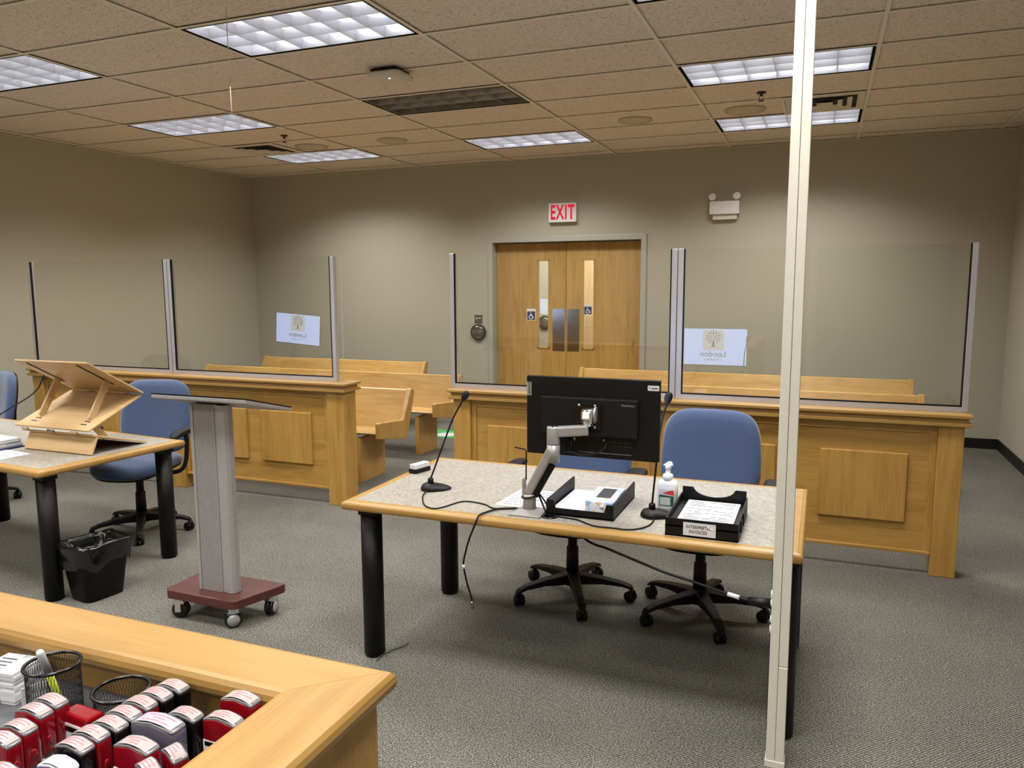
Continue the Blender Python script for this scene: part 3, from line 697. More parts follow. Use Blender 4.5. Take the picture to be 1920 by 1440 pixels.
# ------------------------------------------------------------------ lectern
t = thing('lectern', 'grey aluminium lectern with fluted column on a red-brown wheeled base', 'lectern', (1.96, -0.65, 0)); o = (1.96, -0.65, 0)
MB(o).prism([(1.73, -0.79), (2.10, -0.79), (2.125, -0.785), (2.14, -0.77), (2.215, -0.53), (2.21, -0.51), (1.72, -0.51), (1.70, -0.53), (1.705, -0.77)], 2, 0.104, 0.148).build('base_board', 'mahogany', t, 0.006)
wm = MB().lathe([(0.006, -0.021), (0.03, -0.02), (0.036, -0.014), (0.036, -0.006), (0.03, -0.004), (0.03, 0.004), (0.036, 0.006), (0.036, 0.014), (0.03, 0.02), (0.006, 0.021)], (0, 0, 0.036), 24, 'x').mesh('caster', 'black_gloss')
hm = MB().lathe([(0.026, 0.0), (0.026, 0.0015), (0.004, 0.003)], (0.02, 0, 0.036), 20, 'x').mesh('wheel_cover', 'alu')
fm = MB().box(-0.024, 0.024, -0.02, 0.022, 0.066, 0.092).box(-0.0245, -0.021, -0.006, 0.018, 0.03, 0.07).mesh('fork', 'chrome')
for x, y, r in ((1.765, -0.745, 2.0), (2.085, -0.745, -0.75), (2.16, -0.56, 0.2), (1.76, -0.56, 1.2)):
    cs = share('caster', wm, t, (x-o[0], y-o[1], 0), (0, 0, r)); cs.scale = (1.13, 1.13, 1.13); share('wheel_cover', hm, cs); share('fork', fm, cs)
MB(o).box(1.868, 1.884, -0.725, -0.66, 0.148, 1.062).build('left_upright', 'alu', t, 0.004)
MB(o).prism([(2.005, -0.712), (2.05, -0.72), (2.066, -0.716), (2.076, -0.7), (2.076, -0.672), (2.066, -0.66), (2.005, -0.66)], 2, 0.148, 1.062).build('right_upright', 'alu', t, 0.003)
m = MB(o); nr = 12
pts = []
for k in range(nr*6+1):
    u = k/(nr*6); pts.append((1.884+u*(2.005-1.884), -0.712-0.009*abs(math.sin(PI*u*nr))))
m.add([(x, y, 0.149) for x, y in pts]+[(x, y, 1.06) for x, y in pts], [(i, i+1, len(pts)+i+1, len(pts)+i) for i in range(len(pts)-1)], True)
m.box(1.884, 2.005, -0.71, -0.662, 0.149, 1.06); m.build('fluted_panel', 'alu', t)
MB(o).box(1.88, 2.06, -0.715, -0.56, 1.048, 1.062).build('head_plate', 'alu', t)
def slab(m, za, zb):
    P = [(1.715, -0.80), (2.27, -0.80), (2.235, -0.44), (1.75, -0.44)]
    def zz(y, off): return 1.092+off-0.25*(y+0.80)
    vs = [(x, y, zz(y, za)) for x, y in P]+[(x, y, zz(y, zb)) for x, y in P]
    return m.add(vs, [(0, 3, 2, 1), (4, 5, 6, 7)]+[(i, (i+1) % 4, 4+(i+1) % 4, 4+i) for i in range(4)])
slab(MB(o), 0.0, 0.018).build('reading_top', 'alu', t, 0.003)
slab(MB(o), 0.0185, 0.024).build('reading_mat', 'black', t)

# ------------------------------------------------------------------ waste basket
t = thing('waste_basket', 'black waste basket with a shiny black bag under the left table', 'waste basket', (1.14, -0.69, 0), math.radians(-8))
def ring(hx, hy, z, jit=0.0, n=36): return [(x*(1+random.uniform(-jit, jit)), y*(1+random.uniform(-jit, jit)), z+random.uniform(-jit, jit)*0.12) for x, y in squircle(hx, hy, 5, n)]
def loft(m, rings, smooth=True):
    n = len(rings[0]); vs = [p for r in rings for p in r]
    return m.add(vs, [(i*n+k, i*n+(k+1) % n, (i+1)*n+(k+1) % n, (i+1)*n+k) for i in range(len(rings)-1) for k in range(n)], smooth)
m = loft(MB(), [ring(0.085, 0.105, 0), ring(0.118, 0.143, 0.285), ring(0.122, 0.147, 0.29), ring(0.114, 0.139, 0.285), ring(0.082, 0.1, 0.01)])
m.add(ring(0.085, 0.105, 0), [tuple(range(36))]); m.add(ring(0.082, 0.1, 0.01), [tuple(range(36))]); m.build('bin', 'black', t)
random.seed(3)
def bagring(hx, hy, z, j, dz, n=72):
    out = []
    for k, (x, y) in enumerate(squircle(hx, hy, 5, n)):
        f_ = 1+j*(0.6*math.sin(k*0.55+z*60)+0.5*math.sin(k*1.3-z*90))+random.uniform(-j, j)*0.8
        out.append((x*f_, y*f_, z+dz*math.sin(k*0.32+1)+random.uniform(-dz, dz)*0.4))
    return out
lv = [(0.117, 0.142, 0.185, 0.012, 0.018), (0.119, 0.144, 0.2, 0.025, 0.014), (0.12, 0.145, 0.215, 0.02, 0.01), (0.121, 0.146, 0.23, 0.03, 0.008), (0.122, 0.147, 0.25, 0.022, 0.006), (0.125, 0.15, 0.27, 0.025, 0.005), (0.128, 0.153, 0.288, 0.02, 0.004), (0.125, 0.15, 0.3, 0.012, 0.006), (0.115, 0.14, 0.302, 0.015, 0.004), (0.108, 0.132, 0.28, 0.04, 0.01), (0.1, 0.123, 0.25, 0.06, 0.015), (0.09, 0.112, 0.23, 0.09, 0.02), (0.07, 0.09, 0.235, 0.14, 0.025), (0.045, 0.055, 0.22, 0.2, 0.025), (0.01, 0.012, 0.235, 0.1, 0.01)]
m = loft(MB(), [bagring(*q) for q in lv]); m.build('bin_bag', 'bag', t)
random.seed(11)

# ------------------------------------------------------------------ bookstand on the left table
t = thing('bookstand', 'pale wooden folding bookstand of three hinged boards on the left table', 'bookstand', (0.72, -0.38, ZD)); o = (0.72, -0.38, ZD)
X0, X1 = 0.452, 1.0
def board(name, a, b, x0, x1, th, mat='birch_x', p=None):
    (ya, za), (yb, zb) = a, b; L = math.hypot(yb-ya, zb-za); n_ = (-(zb-za)/L*th, (yb-ya)/L*th)
    return MB(o).prism([(ya, za), (yb, zb), (yb+n_[0], zb+n_[1]), (ya+n_[0], za+n_[1])], 0, x0, x1).build(name, mat, p or t, 0.002)
lip = board('front_board', (-0.545, ZD+0.001), (-0.5, 0.802), X0+0.03, X1, 0.012)
for xx in (X0+0.045, X1-0.03): MB(o).lathe([(0.006, 0), (0.006, -0.003), (0.001, -0.003)], (xx, -0.537, ZD+0.022), 12, 'y').build('screw_hole', 'dark', lip)
lowb = board('lower_board', (-0.53, 0.806), (-0.185, 0.708), X0-0.01, X1, 0.01)
midb = board('middle_board', (-0.56, 0.836), (-0.195, 0.985), X0-0.02, X1, 0.01)
topb = board('upper_board', (-0.195, 0.998), (-0.55, 1.205), X0, X1+0.01, -0.01)
for xx in (X0+0.075, X1-0.09):
    MB(o).bar((xx, -0.47, 0.885), (xx, -0.345, 1.085), 0.04, 0.012, (1, 0, 0)).build('prop_strut', 'birch_z', t, 0.002)
    y, z = -0.48, 0.883
    for k in range(2): 
        yy = -0.515+k*0.028; zz = 0.836+(yy+0.56)*0.408+0.0108
        MB(o).obox((xx, yy, zz), (0.045, 0.008, 0.001), Matrix.Rotation(0.388, 3, 'X')).build('slot', 'dark', midb)
    MB(o).obox((xx, -0.42, 1.126), (0.014, 0.26, 0.001), Matrix.Rotation(-0.528, 3, 'X')).build('slot', 'dark', topb)
MB(o).bar((X1-0.05, -0.49, 0.86), (X1-0.05, -0.415, 0.778), 0.035, 0.01, (1, 0, 0)).build('prop_strut', 'birch_z', t, 0.002)
for xx in (0.6, 0.88): MB(o).cyl((xx-0.025, -0.192, 0.99), (xx+0.025, -0.192, 0.99), 0.006, n=10).build('hinge', 'dark', t)
for xx in (0.5, 0.7, 0.88): MB(o).cyl((xx-0.025, -0.553, 0.825), (xx+0.025, -0.553, 0.825), 0.006, n=10).build('hinge', 'steel' if xx == 0.7 else 'birch_x', t)

# loose papers and binder at its left
def paper(name, label, cat, c, sx, sy, rz, lines, z=ZD, th=0.0012, ink='ink'):
    t = thing(name, label, cat, (c[0], c[1], z), rz)
    MB().box(-sx/2, sx/2, -sy/2, sy/2, 0.0002, th).build('sheet', 'paper', t)
    for k in range(lines):
        y = sy/2-sy*(k+1)/(lines+1); x = -sx/2+sx*0.08
        while x < sx*0.4:
            wd = sx*random.choice((0.1, 0.16, 0.24, 0.3)); e = min(x+wd, sx*0.43)
            if random.random() < 0.72: MB().box(x, e, y-sy*0.012, y+sy*0.012, th, th+0.0003).build('print_line', ink, t)
            x = e+sx*0.04
    return t
paper('printed_sheet', 'printed white sheet lying in front of the bookstand', 'paper', (0.5, -0.70), 0.26, 0.17, -0.1, 6)
t = thing('document_stack', 'white papers on a blue folder at the left edge of the photo', 'papers', (0.25, -0.6, ZD), -0.1)
MB().box(-0.16, 0.16, -0.11, 0.11, 0, 0.008).build('folder', 'navy', t, 0.002)
m = MB(); random.seed(5)
for k in range(5): m.obox((random.uniform(-.006, .006), random.uniform(-.006, .006), 0.013+k*0.009), (0.29, 0.2, 0.0085), Matrix.Rotation(random.uniform(-.04, .04), 3, 'Z'))
m.build('sheets', 'paper', t)

# ------------------------------------------------------------------ monitors
def monitor(name, label, loc, roll, rz, full):
    t = thing(name, label, 'monitor', loc, rz); t.rotation_euler = (0, roll, rz)
    hw, hh = 0.271, 0.159
    MB().box(-hw, hw, 0, 0.018, -hh, hh).build('back_panel', 'black', t, 0.003)
    MB().box(-hw, hw, 0.018, 0.022, -hh, hh).build('bezel', 'black', t)
    s_ = MB().box(-hw+0.004, hw-0.004, 0.0222, 0.0232, -hh+0.014, hh-0.004).build('screen', 'screen_on', t)
    MB().prism(rrect(-0.086, 0.086, -0.022, 0.146, 0.014), 1, 0.0234, 0.0238).build('logo_square', 'screen_tile', s_)
    m = MB(); y = 0.0242
    m.prism([(-0.009, 0.008), (0.009, 0.008), (0.006, 0.055), (-0.006, 0.055)], 1, y, y+0.0004)
    m.prism([(-0.046, 0.003), (0, 0.01), (0.046, 0.003), (0.0, 0.005)], 1, y, y+0.0004)
    for rr, nn, ln in ((0.016, 6, 0.009), (0.034, 10, 0.012), (0.052, 15, 0.013)):
        for k in range(nn):
            a = 2*PI*k/nn+rr*31
            if rr > 0.045 and -2.1 < ((a+PI) % (2*PI))-PI < -1.05: continue
            cx, cz = rr*math.cos(a), 0.084+rr*0.95*math.sin(a); ux, uz = math.cos(a), math.sin(a)
            q = [(cx+ux*ln*c-uz*ln*0.38*s2, cz+uz*ln*c+ux*ln*0.38*s2) for c, s2 in ((-1, 0), (0, 1), (1, 0), (0, -1))]
            m.prism(q, 1, y, y+0.0004)
    m.build('logo_tree', 'screen_mark', s_)
    text('logo_name', 'London', 0.066, 'screen_mark', s_, (0, 0.0246, -0.056), (PI/2, 0, PI), ext=0.0002, spacing=1.05)
    text('logo_country', 'CANADA', 0.026, 'screen_mark', s_, (0, 0.0246, -0.102), (PI/2, 0, PI), ext=0.0002, spacing=1.6)
    MB().box(-0.206, 0.192, -0.022, 0, -0.07, 0.083).build('rear_housing', 'black_matte', t, 0.006)
    MB().box(-0.062, 0.05, -0.03, -0.022, -0.04, 0.066).build('mount_plate', 'black_gloss', t, 0.003)
    for x, z in ((-0.04, 0.055), (0.025, 0.055), (0.025, -0.03)): MB().lathe([(0.005, -0.03), (0.005, -0.034), (0.001, -0.034)], (x, 0, z), 10, 'y').build('mount_screw', 'chrome', t)
    if full:
        MB().box(-0.27, -0.25, -0.0015, 0, 0.078, 0.134).build('name_plate', 'silver', t)
        text('maker_name', 'Lenovo', 0.019, 'black', t, (-0.26, -0.0019, 0.106), (PI/2, -PI/2, 0), ext=0.0002)
        text('series_name', 'ThinkVision', 0.0115, 'silver', t, (0.153, -0.0224, 0.06), (PI/2, 0, 0), ext=0.0002)
        sk = MB().prism(rrect(0.224, 0.268, 0.12, 0.14, 0.003), 1, -0.0008, 0).build('asset_sticker', 'paper', t)
        MB().box(0.238, 0.264, -0.0012, -0.0008, 0.1265, 0.1315).lathe([(0.003, -0.0012), (0.003, -0.0008)], (0.231, 0, 0.132), 10, 'y').build('sticker_print', 'ink', sk)
        random.seed(2)
        m = MB()
        for k in range(16):
            a, b = 0.07+0.0125*(k % 8)+random.uniform(-.002, .002), -0.094-0.014*(k//8)
            m.box(a, a+random.uniform(.004, .009), -0.0012, 0, b, b+random.uniform(.003, .007))
        tag(m.build('port_print', plain('port_grey', (40, 40, 42), 0.5), t), kind='stuff')
        for k, xx in enumerate((-0.095, -0.07, -0.05, 0.035, 0.05)): MB().box(xx, xx+0.009, -0.006, 0, -0.088-0.004*(k % 2), -0.08).build('port', 'steel' if k in (1, 4) else 'black_gloss', t)
        MB().box(-0.05, 0.165, -0.003, 0, -0.139, -0.136).build('seam', 'ink', t)
    return t
monitor('monitor', 'black monitor seen from behind on the right table', (3.797, -0.6, 1.088), 0, 0, True)
monitor('monitor', 'black monitor on the left table, seen only in the glass', (-0.37, -0.6, 1.165), math.radians(4), 0, False)

def monitor_arm(label, loc, full):
    t = thing('monitor_support', label, 'monitor arm', loc)   # loc is the base on the table
    MB().prism([(-0.068, -0.068), (0.068, -0.068), (0.055, 0.055), (-0.055, 0.055)], 2, 0, 0.006).build('base_plate', 'silver', t, 0.002)
    m = MB(); m.add([(-0.066, -0.066, 0.006), (0.066, -0.066, 0.006), (0.054, 0.054, 0.006), (-0.054, 0.054, 0.006), (-0.03, -0.03, 0.018), (0.03, -0.03, 0.018), (0.028, 0.028, 0.018), (-0.028, 0.028, 0.018)], [(4, 5, 6, 7)]+[(i, (i+1) % 4, 4+(i+1) % 4, 4+i) for i in range(4)])
    m.build('base_cover', 'silver', t)
    MB().lathe([(0.027, 0.012), (0.026, 0.06), (0.026, 0.078)], n=24).build('base_column', 'silver', t)
    MB().box(-0.028, -0.018, -0.014, 0.014, 0.06, 0.14).build('side_bracket', 'silver', t, 0.003)
    a, b = Vector((-0.005, 0, 0.075)), Vector((0.098, 0, 0.27))
    MB().bar(a, b, 0.036, 0.05, (0, 1, 0)).build('lower_arm', 'silver', t, 0.01, 3)
    MB().bar(a+Vector((0.0265, -0.004, -0.004)), b+Vector((0.0, -0.004, -0.062)), 0.03, 0.012, (0, 1, 0)).build('cable_cover', 'black', t, 0.003)
    MB().bar(Vector((0.012, -0.0185, 0.11)), Vector((0.07, -0.0185, 0.22)), 0.001, 0.004, (0, 1, 0)).build('arm_groove', 'dark', t)
    MB().lathe([(0.026, 0.215), (0.026, 0.285)], (0.1, 0, 0), 24).build('elbow_lower', 'silver', t)
    MB().lathe([(0.0255, 0.287), (0.026, 0.289), (0.026, 0.352), (0.024, 0.356), (0.001, 0.356)], (0.1, 0, 0), 24).build('elbow_upper', 'silver', t)
    MB().lathe([(0.017, 0.3562), (0.017, 0.357), (0.001, 0.357)], (0.1, 0, 0), 18).build('elbow_cap', 'steel', t)
    MB().bar((0.1, 0, 0.335), (0.232, 0.036, 0.345), 0.04, 0.04, (0, 0, 1)).build('upper_arm', 'silver', t, 0.006)
    MB().cyl((0.205, 0.046, 0.4), (0.25, 0.046, 0.4), 0.026, n=24).lathe([(0.02, 0.36), (0.022, 0.4)], (0.228, 0.042, 0), 18).build('tilt_head', 'chrome', t)
    MB().obox((0.225, 0.024, 0.402), (0.03, 0.012, 0.03), Matrix.Rotation(-0.3, 3, 'X')).build('head_cover', 'white', t, 0.005)
    MB().cyl((0.252, 0.052, 0.405), (0.26, 0.052, 0.405), 0.029, n=24).box(0.2, 0.255, 0.05, 0.068, 0.37, 0.42).build('head_side', 'alu', t)
    if full:
        MB().tube([(-0.014, 0, 0.135), (-0.014, 0, 0.248), (-0.018, 0, 0.256), (-0.062, 0, 0.262)], 0.003, 6).build('hex_key', 'black', t)
        MB().tube([(0.03*math.cos(q), 0.03*math.sin(q), 0.07+0.006*math.sin(q+1)) for q in [2*PI*k/20 for k in range(20)]], 0.004, 6, closed=True).build('cable_tie', 'black', t)
    return t
monitor_arm('grey jointed monitor arm clamped to the right table', (3.571, -0.69, ZD+0.0005), True)
monitor_arm('grey monitor arm on the left table, outside the frame', (-0.6, -0.69, ZD+0.0005), False)
def cable(name, label, pts, r, loc, mat='black', cat='cable'):
    t = thing(name, label, cat, loc); MB(loc).tube(smooth_path(pts, 6), r, 7).build('cord', mat, t); return t
cable('monitor_cable', 'black cable looping from the monitor back to its arm', [(3.867, -0.605, 1.0), (3.866, -0.63, 0.985), (3.85, -0.64, 0.967), (3.814, -0.645, 0.954), (3.771, -0.65, 0.949), (3.734, -0.655, 0.957), (3.701, -0.66, 0.958), (3.667, -0.668, 0.934), (3.645, -0.675, 0.906), (3.632, -0.683, 0.87), (3.6, -0.69, 0.81), (3.615, -0.68, 0.76), (3.645, -0.7, 0.714)], 0.004, (3.75, -0.64, 0.9))
cable('monitor_cable', 'second black monitor cable hugging the lower arm', [(3.72, -0.605, 0.995), (3.725, -0.64, 0.965), (3.69, -0.665, 0.948), (3.655, -0.675, 0.918), (3.625, -0.685, 0.86), (3.608, -0.69, 0.8), (3.63, -0.67, 0.75), (3.655, -0.69, 0.714)], 0.0035, (3.66, -0.65, 0.9))
t = thing('grommet', 'black cable grommet in the table beside the monitor arm', 'grommet', (3.665, -0.715, ZD))
MB().lathe([(0.034, 0.0003), (0.034, 0.004), (0.028, 0.007), (0.02, 0.004), (0.001, 0.003)], n=24).build('ring', 'black_gloss', t)
cable('loose_cable', 'black cable hanging over the front edge of the right table', [(3.575, -0.66, 0.714), (3.514, -0.672, 0.711), (3.447, -0.7, 0.711), (3.415, -0.765, 0.711), (3.407, -0.82, 0.711), (3.402, -0.84, 0.688), (3.373, -0.845, 0.613), (3.354, -0.845, 0.545), (3.349, -0.845, 0.507), (3.364, -0.845, 0.436), (3.382, -0.845, 0.379), (3.386, -0.845, 0.353)], 0.004, (3.45, -0.75, 0.7))
lc = bpy.data.objects['loose_cable']
MB((3.45, -0.75, 0.7)).cyl((3.349, -0.845, 0.512), (3.35, -0.845, 0.496), 0.006, n=8).build('white_tag', 'paper', lc)
MB((3.45, -0.75, 0.7)).cyl((3.384, -0.845, 0.366), (3.387, -0.845, 0.335), 0.006, n=8).build('plug', 'steel', lc)
cable('power_cable', 'black power cord running under the right table to the pole', [(3.70, -0.6, 0.655), (3.823, -0.72, 0.627), (3.915, -0.75, 0.615), (4.029, -0.78, 0.594), (4.138, -0.81, 0.576), (4.248, -0.84, 0.566), (4.332, -0.87, 0.559), (4.41, -0.9, 0.555), (4.45, -0.92, 0.556)], 0.005, (4.1, -0.8, 0.6))
pc = bpy.data.objects['power_cable']
MB((4.1, -0.8, 0.6)).cyl((4.37, -0.885, 0.557), (4.41, -0.9, 0.5555), 0.008, n=8).build('white_tag', 'paper', pc)
MB((4.1, -0.8, 0.6)).cyl((4.44, -0.918, 0.556), (4.513, -0.93, 0.562), 0.014, 0.017, n=10).build('plug', 'black', pc)
cable('floor_wire', 'short loose wire on the carpet by the table leg', [(2.905, -0.795, 0.005), (2.9, -0.756, 0.005), (2.912, -0.697, 0.005), (2.945, -0.631, 0.006), (2.955, -0.6, 0.01)], 0.003, (2.91, -0.7, 0), 'ink', 'wire')

# ------------------------------------------------------------------ microphones
def microphone(label, base, rz, bend, tip, cord):
    t = thing('gooseneck_microphone', label, 'microphone', base, rz, 'gooseneck microphones')
    def dz(p):
        x, y, z = p; return Vector((x, y, z*(1.0-0.55*max(0, (y+0.02)/0.12))))
    out = []
    for k in range(28):
        a = 2*PI*k/28; r = 0.045+0.05*max(0, math.sin(a))**3; out.append((r*math.cos(a)*1.05, r*math.sin(a)))
    MB().cushion(out, [(0.97, 0.0005), (1.0, 0.006), (0.97, 0.014), (0.8, 0.026), (0.45, 0.034), (0.05, 0.036)], dz).build('base', 'black', t)
    MB().lathe([(0.014, 0.028), (0.013, 0.05), (0.009, 0.055)], n=14).build('socket', 'black', t)
    b = Vector((0, 0, 0.05)); R_ = Matrix.Rotation(-rz, 3, 'Z'); tp = R_ @ (Vector(tip)-Vector(base)); bd = R_ @ Vector(bend)
    P = smooth_path([b, b.lerp(tp, 0.4)+bd*0.6, b.lerp(tp, 0.75)+bd, tp], 6)
    MB().tube(P, 0.0042, 8).build('gooseneck', 'black', t)
    d_ = (P[-1]-P[-2]).normalized()
    MB().tube([tp-d_*0.012, tp-d_*0.004, tp+d_*0.008, tp+d_*0.022, tp+d_*0.032, tp+d_*0.037], [0.006, 0.012, 0.0155, 0.0155, 0.012, 0.004], 14).build('foam_head', 'black_matte', t)
    if cord: MB().tube(smooth_path([R_ @ (Vector(p)-Vector(base)) for p in cord], 6), 0.003, 7).build('cord', 'black', t)
    return t
microphone('gooseneck microphone on the left end of the right table', (3.037, -0.52, ZD), math.radians(-50), (-0.012, 0, 0), (3.158, -0.42, 1.11),
    [(3.04, -0.56, 0.712), (3.06, -0.638, 0.709), (3.13, -0.755, 0.709), (3.19, -0.79, 0.709), (3.22, -0.751, 0.709), (3.26, -0.65, 0.709), (3.356, -0.657, 0.709), (3.421, -0.698, 0.709), (3.505, -0.66, 0.71)])
microphone('gooseneck microphone right of the monitor, beside the hand sanitizer', (4.04, -0.57, ZD), math.radians(-58), (-0.012, 0, 0), (4.077, -0.49, 1.155),
    [(4.06, -0.62, 0.712), (4.058, -0.682, 0.709), (4.038, -0.739, 0.709), (3.994, -0.776, 0.709), (3.93, -0.778, 0.709), (3.871, -0.78, 0.709), (3.826, -0.757, 0.709), (3.778, -0.725, 0.709), (3.71, -0.715, 0.709), (3.69, -0.715, 0.711)])
microphone('gooseneck microphone behind the bookstand at the left edge', (-0.2, -0.33, ZD), math.radians(-90), (0.05, 0, -0.04), (0.37, -0.3, 1.125), None)

# ------------------------------------------------------------------ trays, tissue box, sanitizer, cards
def tray_mesh(m, x0, x1, y0, y1, z0, h, th, front):
    m.box(x0, x1, y0, y1, z0, z0+th).box(x0, x0+th, y0, y1, z0+th, z0+h).box(x1-th, x1, y0, y1, z0+th, z0+h)
    return m
t = thing('paper_tray', 'black open paper tray holding the tissue box', 'tray', (3.78, -0.5, ZD)); o = (3.78, -0.5, ZD)
a, b, y0, y1 = 3.642, 3.916, -0.69, -0.325
MB(o).box(a, b, y0, y1, ZD+0.004, ZD+0.008).build('floor_panel', 'black', t)
for xx, nm in ((a, 'side_wall'), (b-0.006, 'side_wall')): MB(o).prism([(y0, ZD), (y1, ZD), (y1, ZD+0.066), (y1-0.006, ZD+0.072), (y0, ZD+0.062)], 0, xx, xx+0.006).build(nm, 'black', t, 0.001)
MB(o).prism([(a+0.006, ZD), (b-0.006, ZD), (b-0.006, ZD+0.062), (b-0.03, ZD+0.062), (b-0.038, ZD+0.03), (a+0.038, ZD+0.03), (a+0.03, ZD+0.062), (a+0.006, ZD+0.062)], 1, y0, y0+0.005).build('front_wall', 'black', t)
paper('paper_sheet', 'blank white sheets in the tray left of the tissue box', 'paper', (3.762, -0.5), 0.21, 0.3, 0, 0, ZD+0.008, 0.012)
t = thing('tissue_box', 'blue and white patterned tissue box in the black tray', 'tissue box', (3.848, -0.555, ZD+0.02), math.radians(2))
MB().box(-0.056, 0.056, -0.118, 0.118, 0.0005, 0.046).build('carton', 'tissue', t, 0.002)
m = plain('tissue_window', (48, 48, 52), 0.5, var=0.6, scale=160)
MB().box(-0.028, 0.03, -0.05, 0.095, 0.046, 0.0466).build('opening', m, t)
MB().lathe([(0.009, 0), (0.009, -0.0012), (0.001, -0.0012)], (0.012, -0.118, 0.028), 16, 'y').build('round_print', 'paper', t)
t = thing('invoice_tray', 'black two-tier paper tray with a white INTERPRETER INVOICES label', 'tray', (4.258, -0.6, ZD)); o = (4.258, -0.6, ZD)
a, b, y0, y1 = 4.13, 4.388, -0.775, -0.425
for k, z in enumerate((ZD, ZD+0.036)):
    MB(o).box(a, b, y0, y1, z+0.001, z+0.005).build('tier_floor', 'black', t)
    for xx in (a, b-0.005): MB(o).prism([(y0, z), (y1, z), (y1, z+0.036), (y0, z+0.03 if k else z+0.035)], 0, xx, xx+0.005).build('side_wall', 'black', t)
    MB(o).box(a+0.005, b-0.005, y0, y0+0.005, z, z+(0.03 if k else 0.034)).build('front_wall', 'black', t)
xs = [a+0.005+(b-a-0.01)*k/24 for k in range(25)]
top = []
for x in xs:
    u = (x-(a+b)/2)/((b-a)/2); top.append((x, ZD+0.098-(0.036*(1-(abs(u)/0.62)**2)**0.5 if abs(u) < 0.62 else 0)))
MB(o).prism([(a+0.005, ZD), (b-0.005, ZD)]+top[::-1], 1, y1-0.005, y1).build('scooped_back_wall', 'black', t)
for q in (-0.71, -0.62): MB(o).box(b, b+0.006, q-0.012, q+0.012, ZD+0.02, ZD+0.066).build('stacking_post', 'black', t, 0.002)
lb_ = MB(o).box(4.195, 4.31, y0-0.001, y0, ZD+0.008, ZD+0.056).build('label_card', 'paper', t)
text('label_print', 'INTERPRETER', 0.0165, 'black', lb_, (4.25-o[0], y0-0.0014-o[1], 0.04), (PI/2, 0, 0), ext=0.0002, sx=0.9)
text('label_print', 'INVOICES', 0.0165, 'black', lb_, (4.248-o[0], y0-0.0014-o[1], 0.022), (PI/2, 0, 0), ext=0.0002, sx=0.9)
MB(o).obox((4.292, y0-0.0016, ZD+0.041), (0.024, 0.001, 0.006), Matrix.Rotation(0.45, 3, 'Y')).build('torn_corner', 'white', lb_)
paper('invoice_form', 'ruled white form lying in the invoice tray', 'paper', (4.265, -0.6), 0.2, 0.29, 0, 14, ZD+0.0415, 0.01)
paper('instruction_sheet', 'printed white sheet under the monitor arm', 'paper', (3.505, -0.5), 0.2, 0.28, -0.06, 8)
t = thing('hand_sanitizer', 'white pump bottle of hand sanitizer with red and green label', 'bottle', (4.075, -0.43, ZD))
def ell(p): return p
MB().cushion(squircle(0.041, 0.027, 3.2, 36), [(0.9, 0.001), (1.0, 0.006), (1.0, 0.08), (0.97, 0.1), (0.85, 0.113), (0.5, 0.122)]).build('bottle', 'white', t)
MB().lathe([(0.021, 0.118), (0.021, 0.138), (0.018, 0.142), (0.01, 0.143), (0.0095, 0.165), (0.013, 0.166), (0.0125, 0.178), (0.01, 0.18)], n=24).build('pump', 'white', t)
MB().add([(-0.02, -0.012, 0.178), (0.019, -0.01, 0.178), (0.019, 0.01, 0.178), (-0.02, 0.012, 0.178), (0.0, -0.006, 0.194), (0.014, -0.006, 0.194), (0.014, 0.006, 0.194), (0.0, 0.006, 0.194)], [(0, 3, 2, 1), (4, 5, 6, 7), (0, 1, 5, 4), (1, 2, 6, 5), (2, 3, 7, 6), (3, 0, 4, 7)]).build('nozzle', 'white', t, 0.002)
lab = MB().prism(rrect(-0.03, 0.03, 0.014, 0.084, 0.002), 1, -0.0285, -0.0275).build('label', 'paper', t)
MB().prism([(-0.0295, 0.016), (0.0295, 0.016), (0.0295, 0.058), (-0.0295, 0.062)], 1, -0.029, -0.0286).build('green_field', 'green_print', lab)
MB().prism([(-0.018, 0.068), (0.0295, 0.061), (0.0295, 0.082), (0.015, 0.081)], 1, -0.029, -0.0286).build('red_swoosh', 'red_print', lab)
MB().box(-0.026, 0.016, -0.0294, -0.029, 0.02, 0.052).build('text_block', 'glass_edge', lab)
t = thing('card_box', 'small black box of white cards at the left end of the right table', 'card box', (2.827, -0.235, ZD), math.radians(-14))
MB().box(-0.023, 0.023, -0.055, 0.055, 0.0005, 0.022).build('box', 'black', t, 0.003)
m = MB()
for k in range(6): m.box(-0.019, 0.019, -0.05+k*0.0168, -0.0345+k*0.0168, 0.02, 0.042+0.001*(k % 2))
m.build('cards', 'paper', t)

# ------------------------------------------------------------------ power pole
t = thing('power_pole', 'pale floor-to-ceiling power pole in front of the right table', 'pole', (4.545, -0.93, 0)); o = (4.545, -0.93, 0)
MB(o).box(4.516, 4.5445, -0.955, -0.905, 0.025, H+0.002).build('channel', 'offwhite', t, 0.002)
MB(o).box(4.5455, 4.574, -0.953, -0.905, 0.36, H+0.002).build('channel_cover', 'offwhite', t, 0.002)
MB(o).box(4.5455, 4.574, -0.955, -0.905, 0.025, 0.358).build('lower_cover', 'offwhite', t, 0.002)
MB(o).box(4.513, 4.577, -0.958, -0.902, 0, 0.025).build('foot', 'offwhite', t, 0.002)
for z in (0.595, 0.565, 0.51, 0.475): MB(o).lathe([(0.014, 0), (0.0135, -0.004), (0.001, -0.004)], (4.516, -0.93, z), 16, 'x').build('outlet', 'white', t)

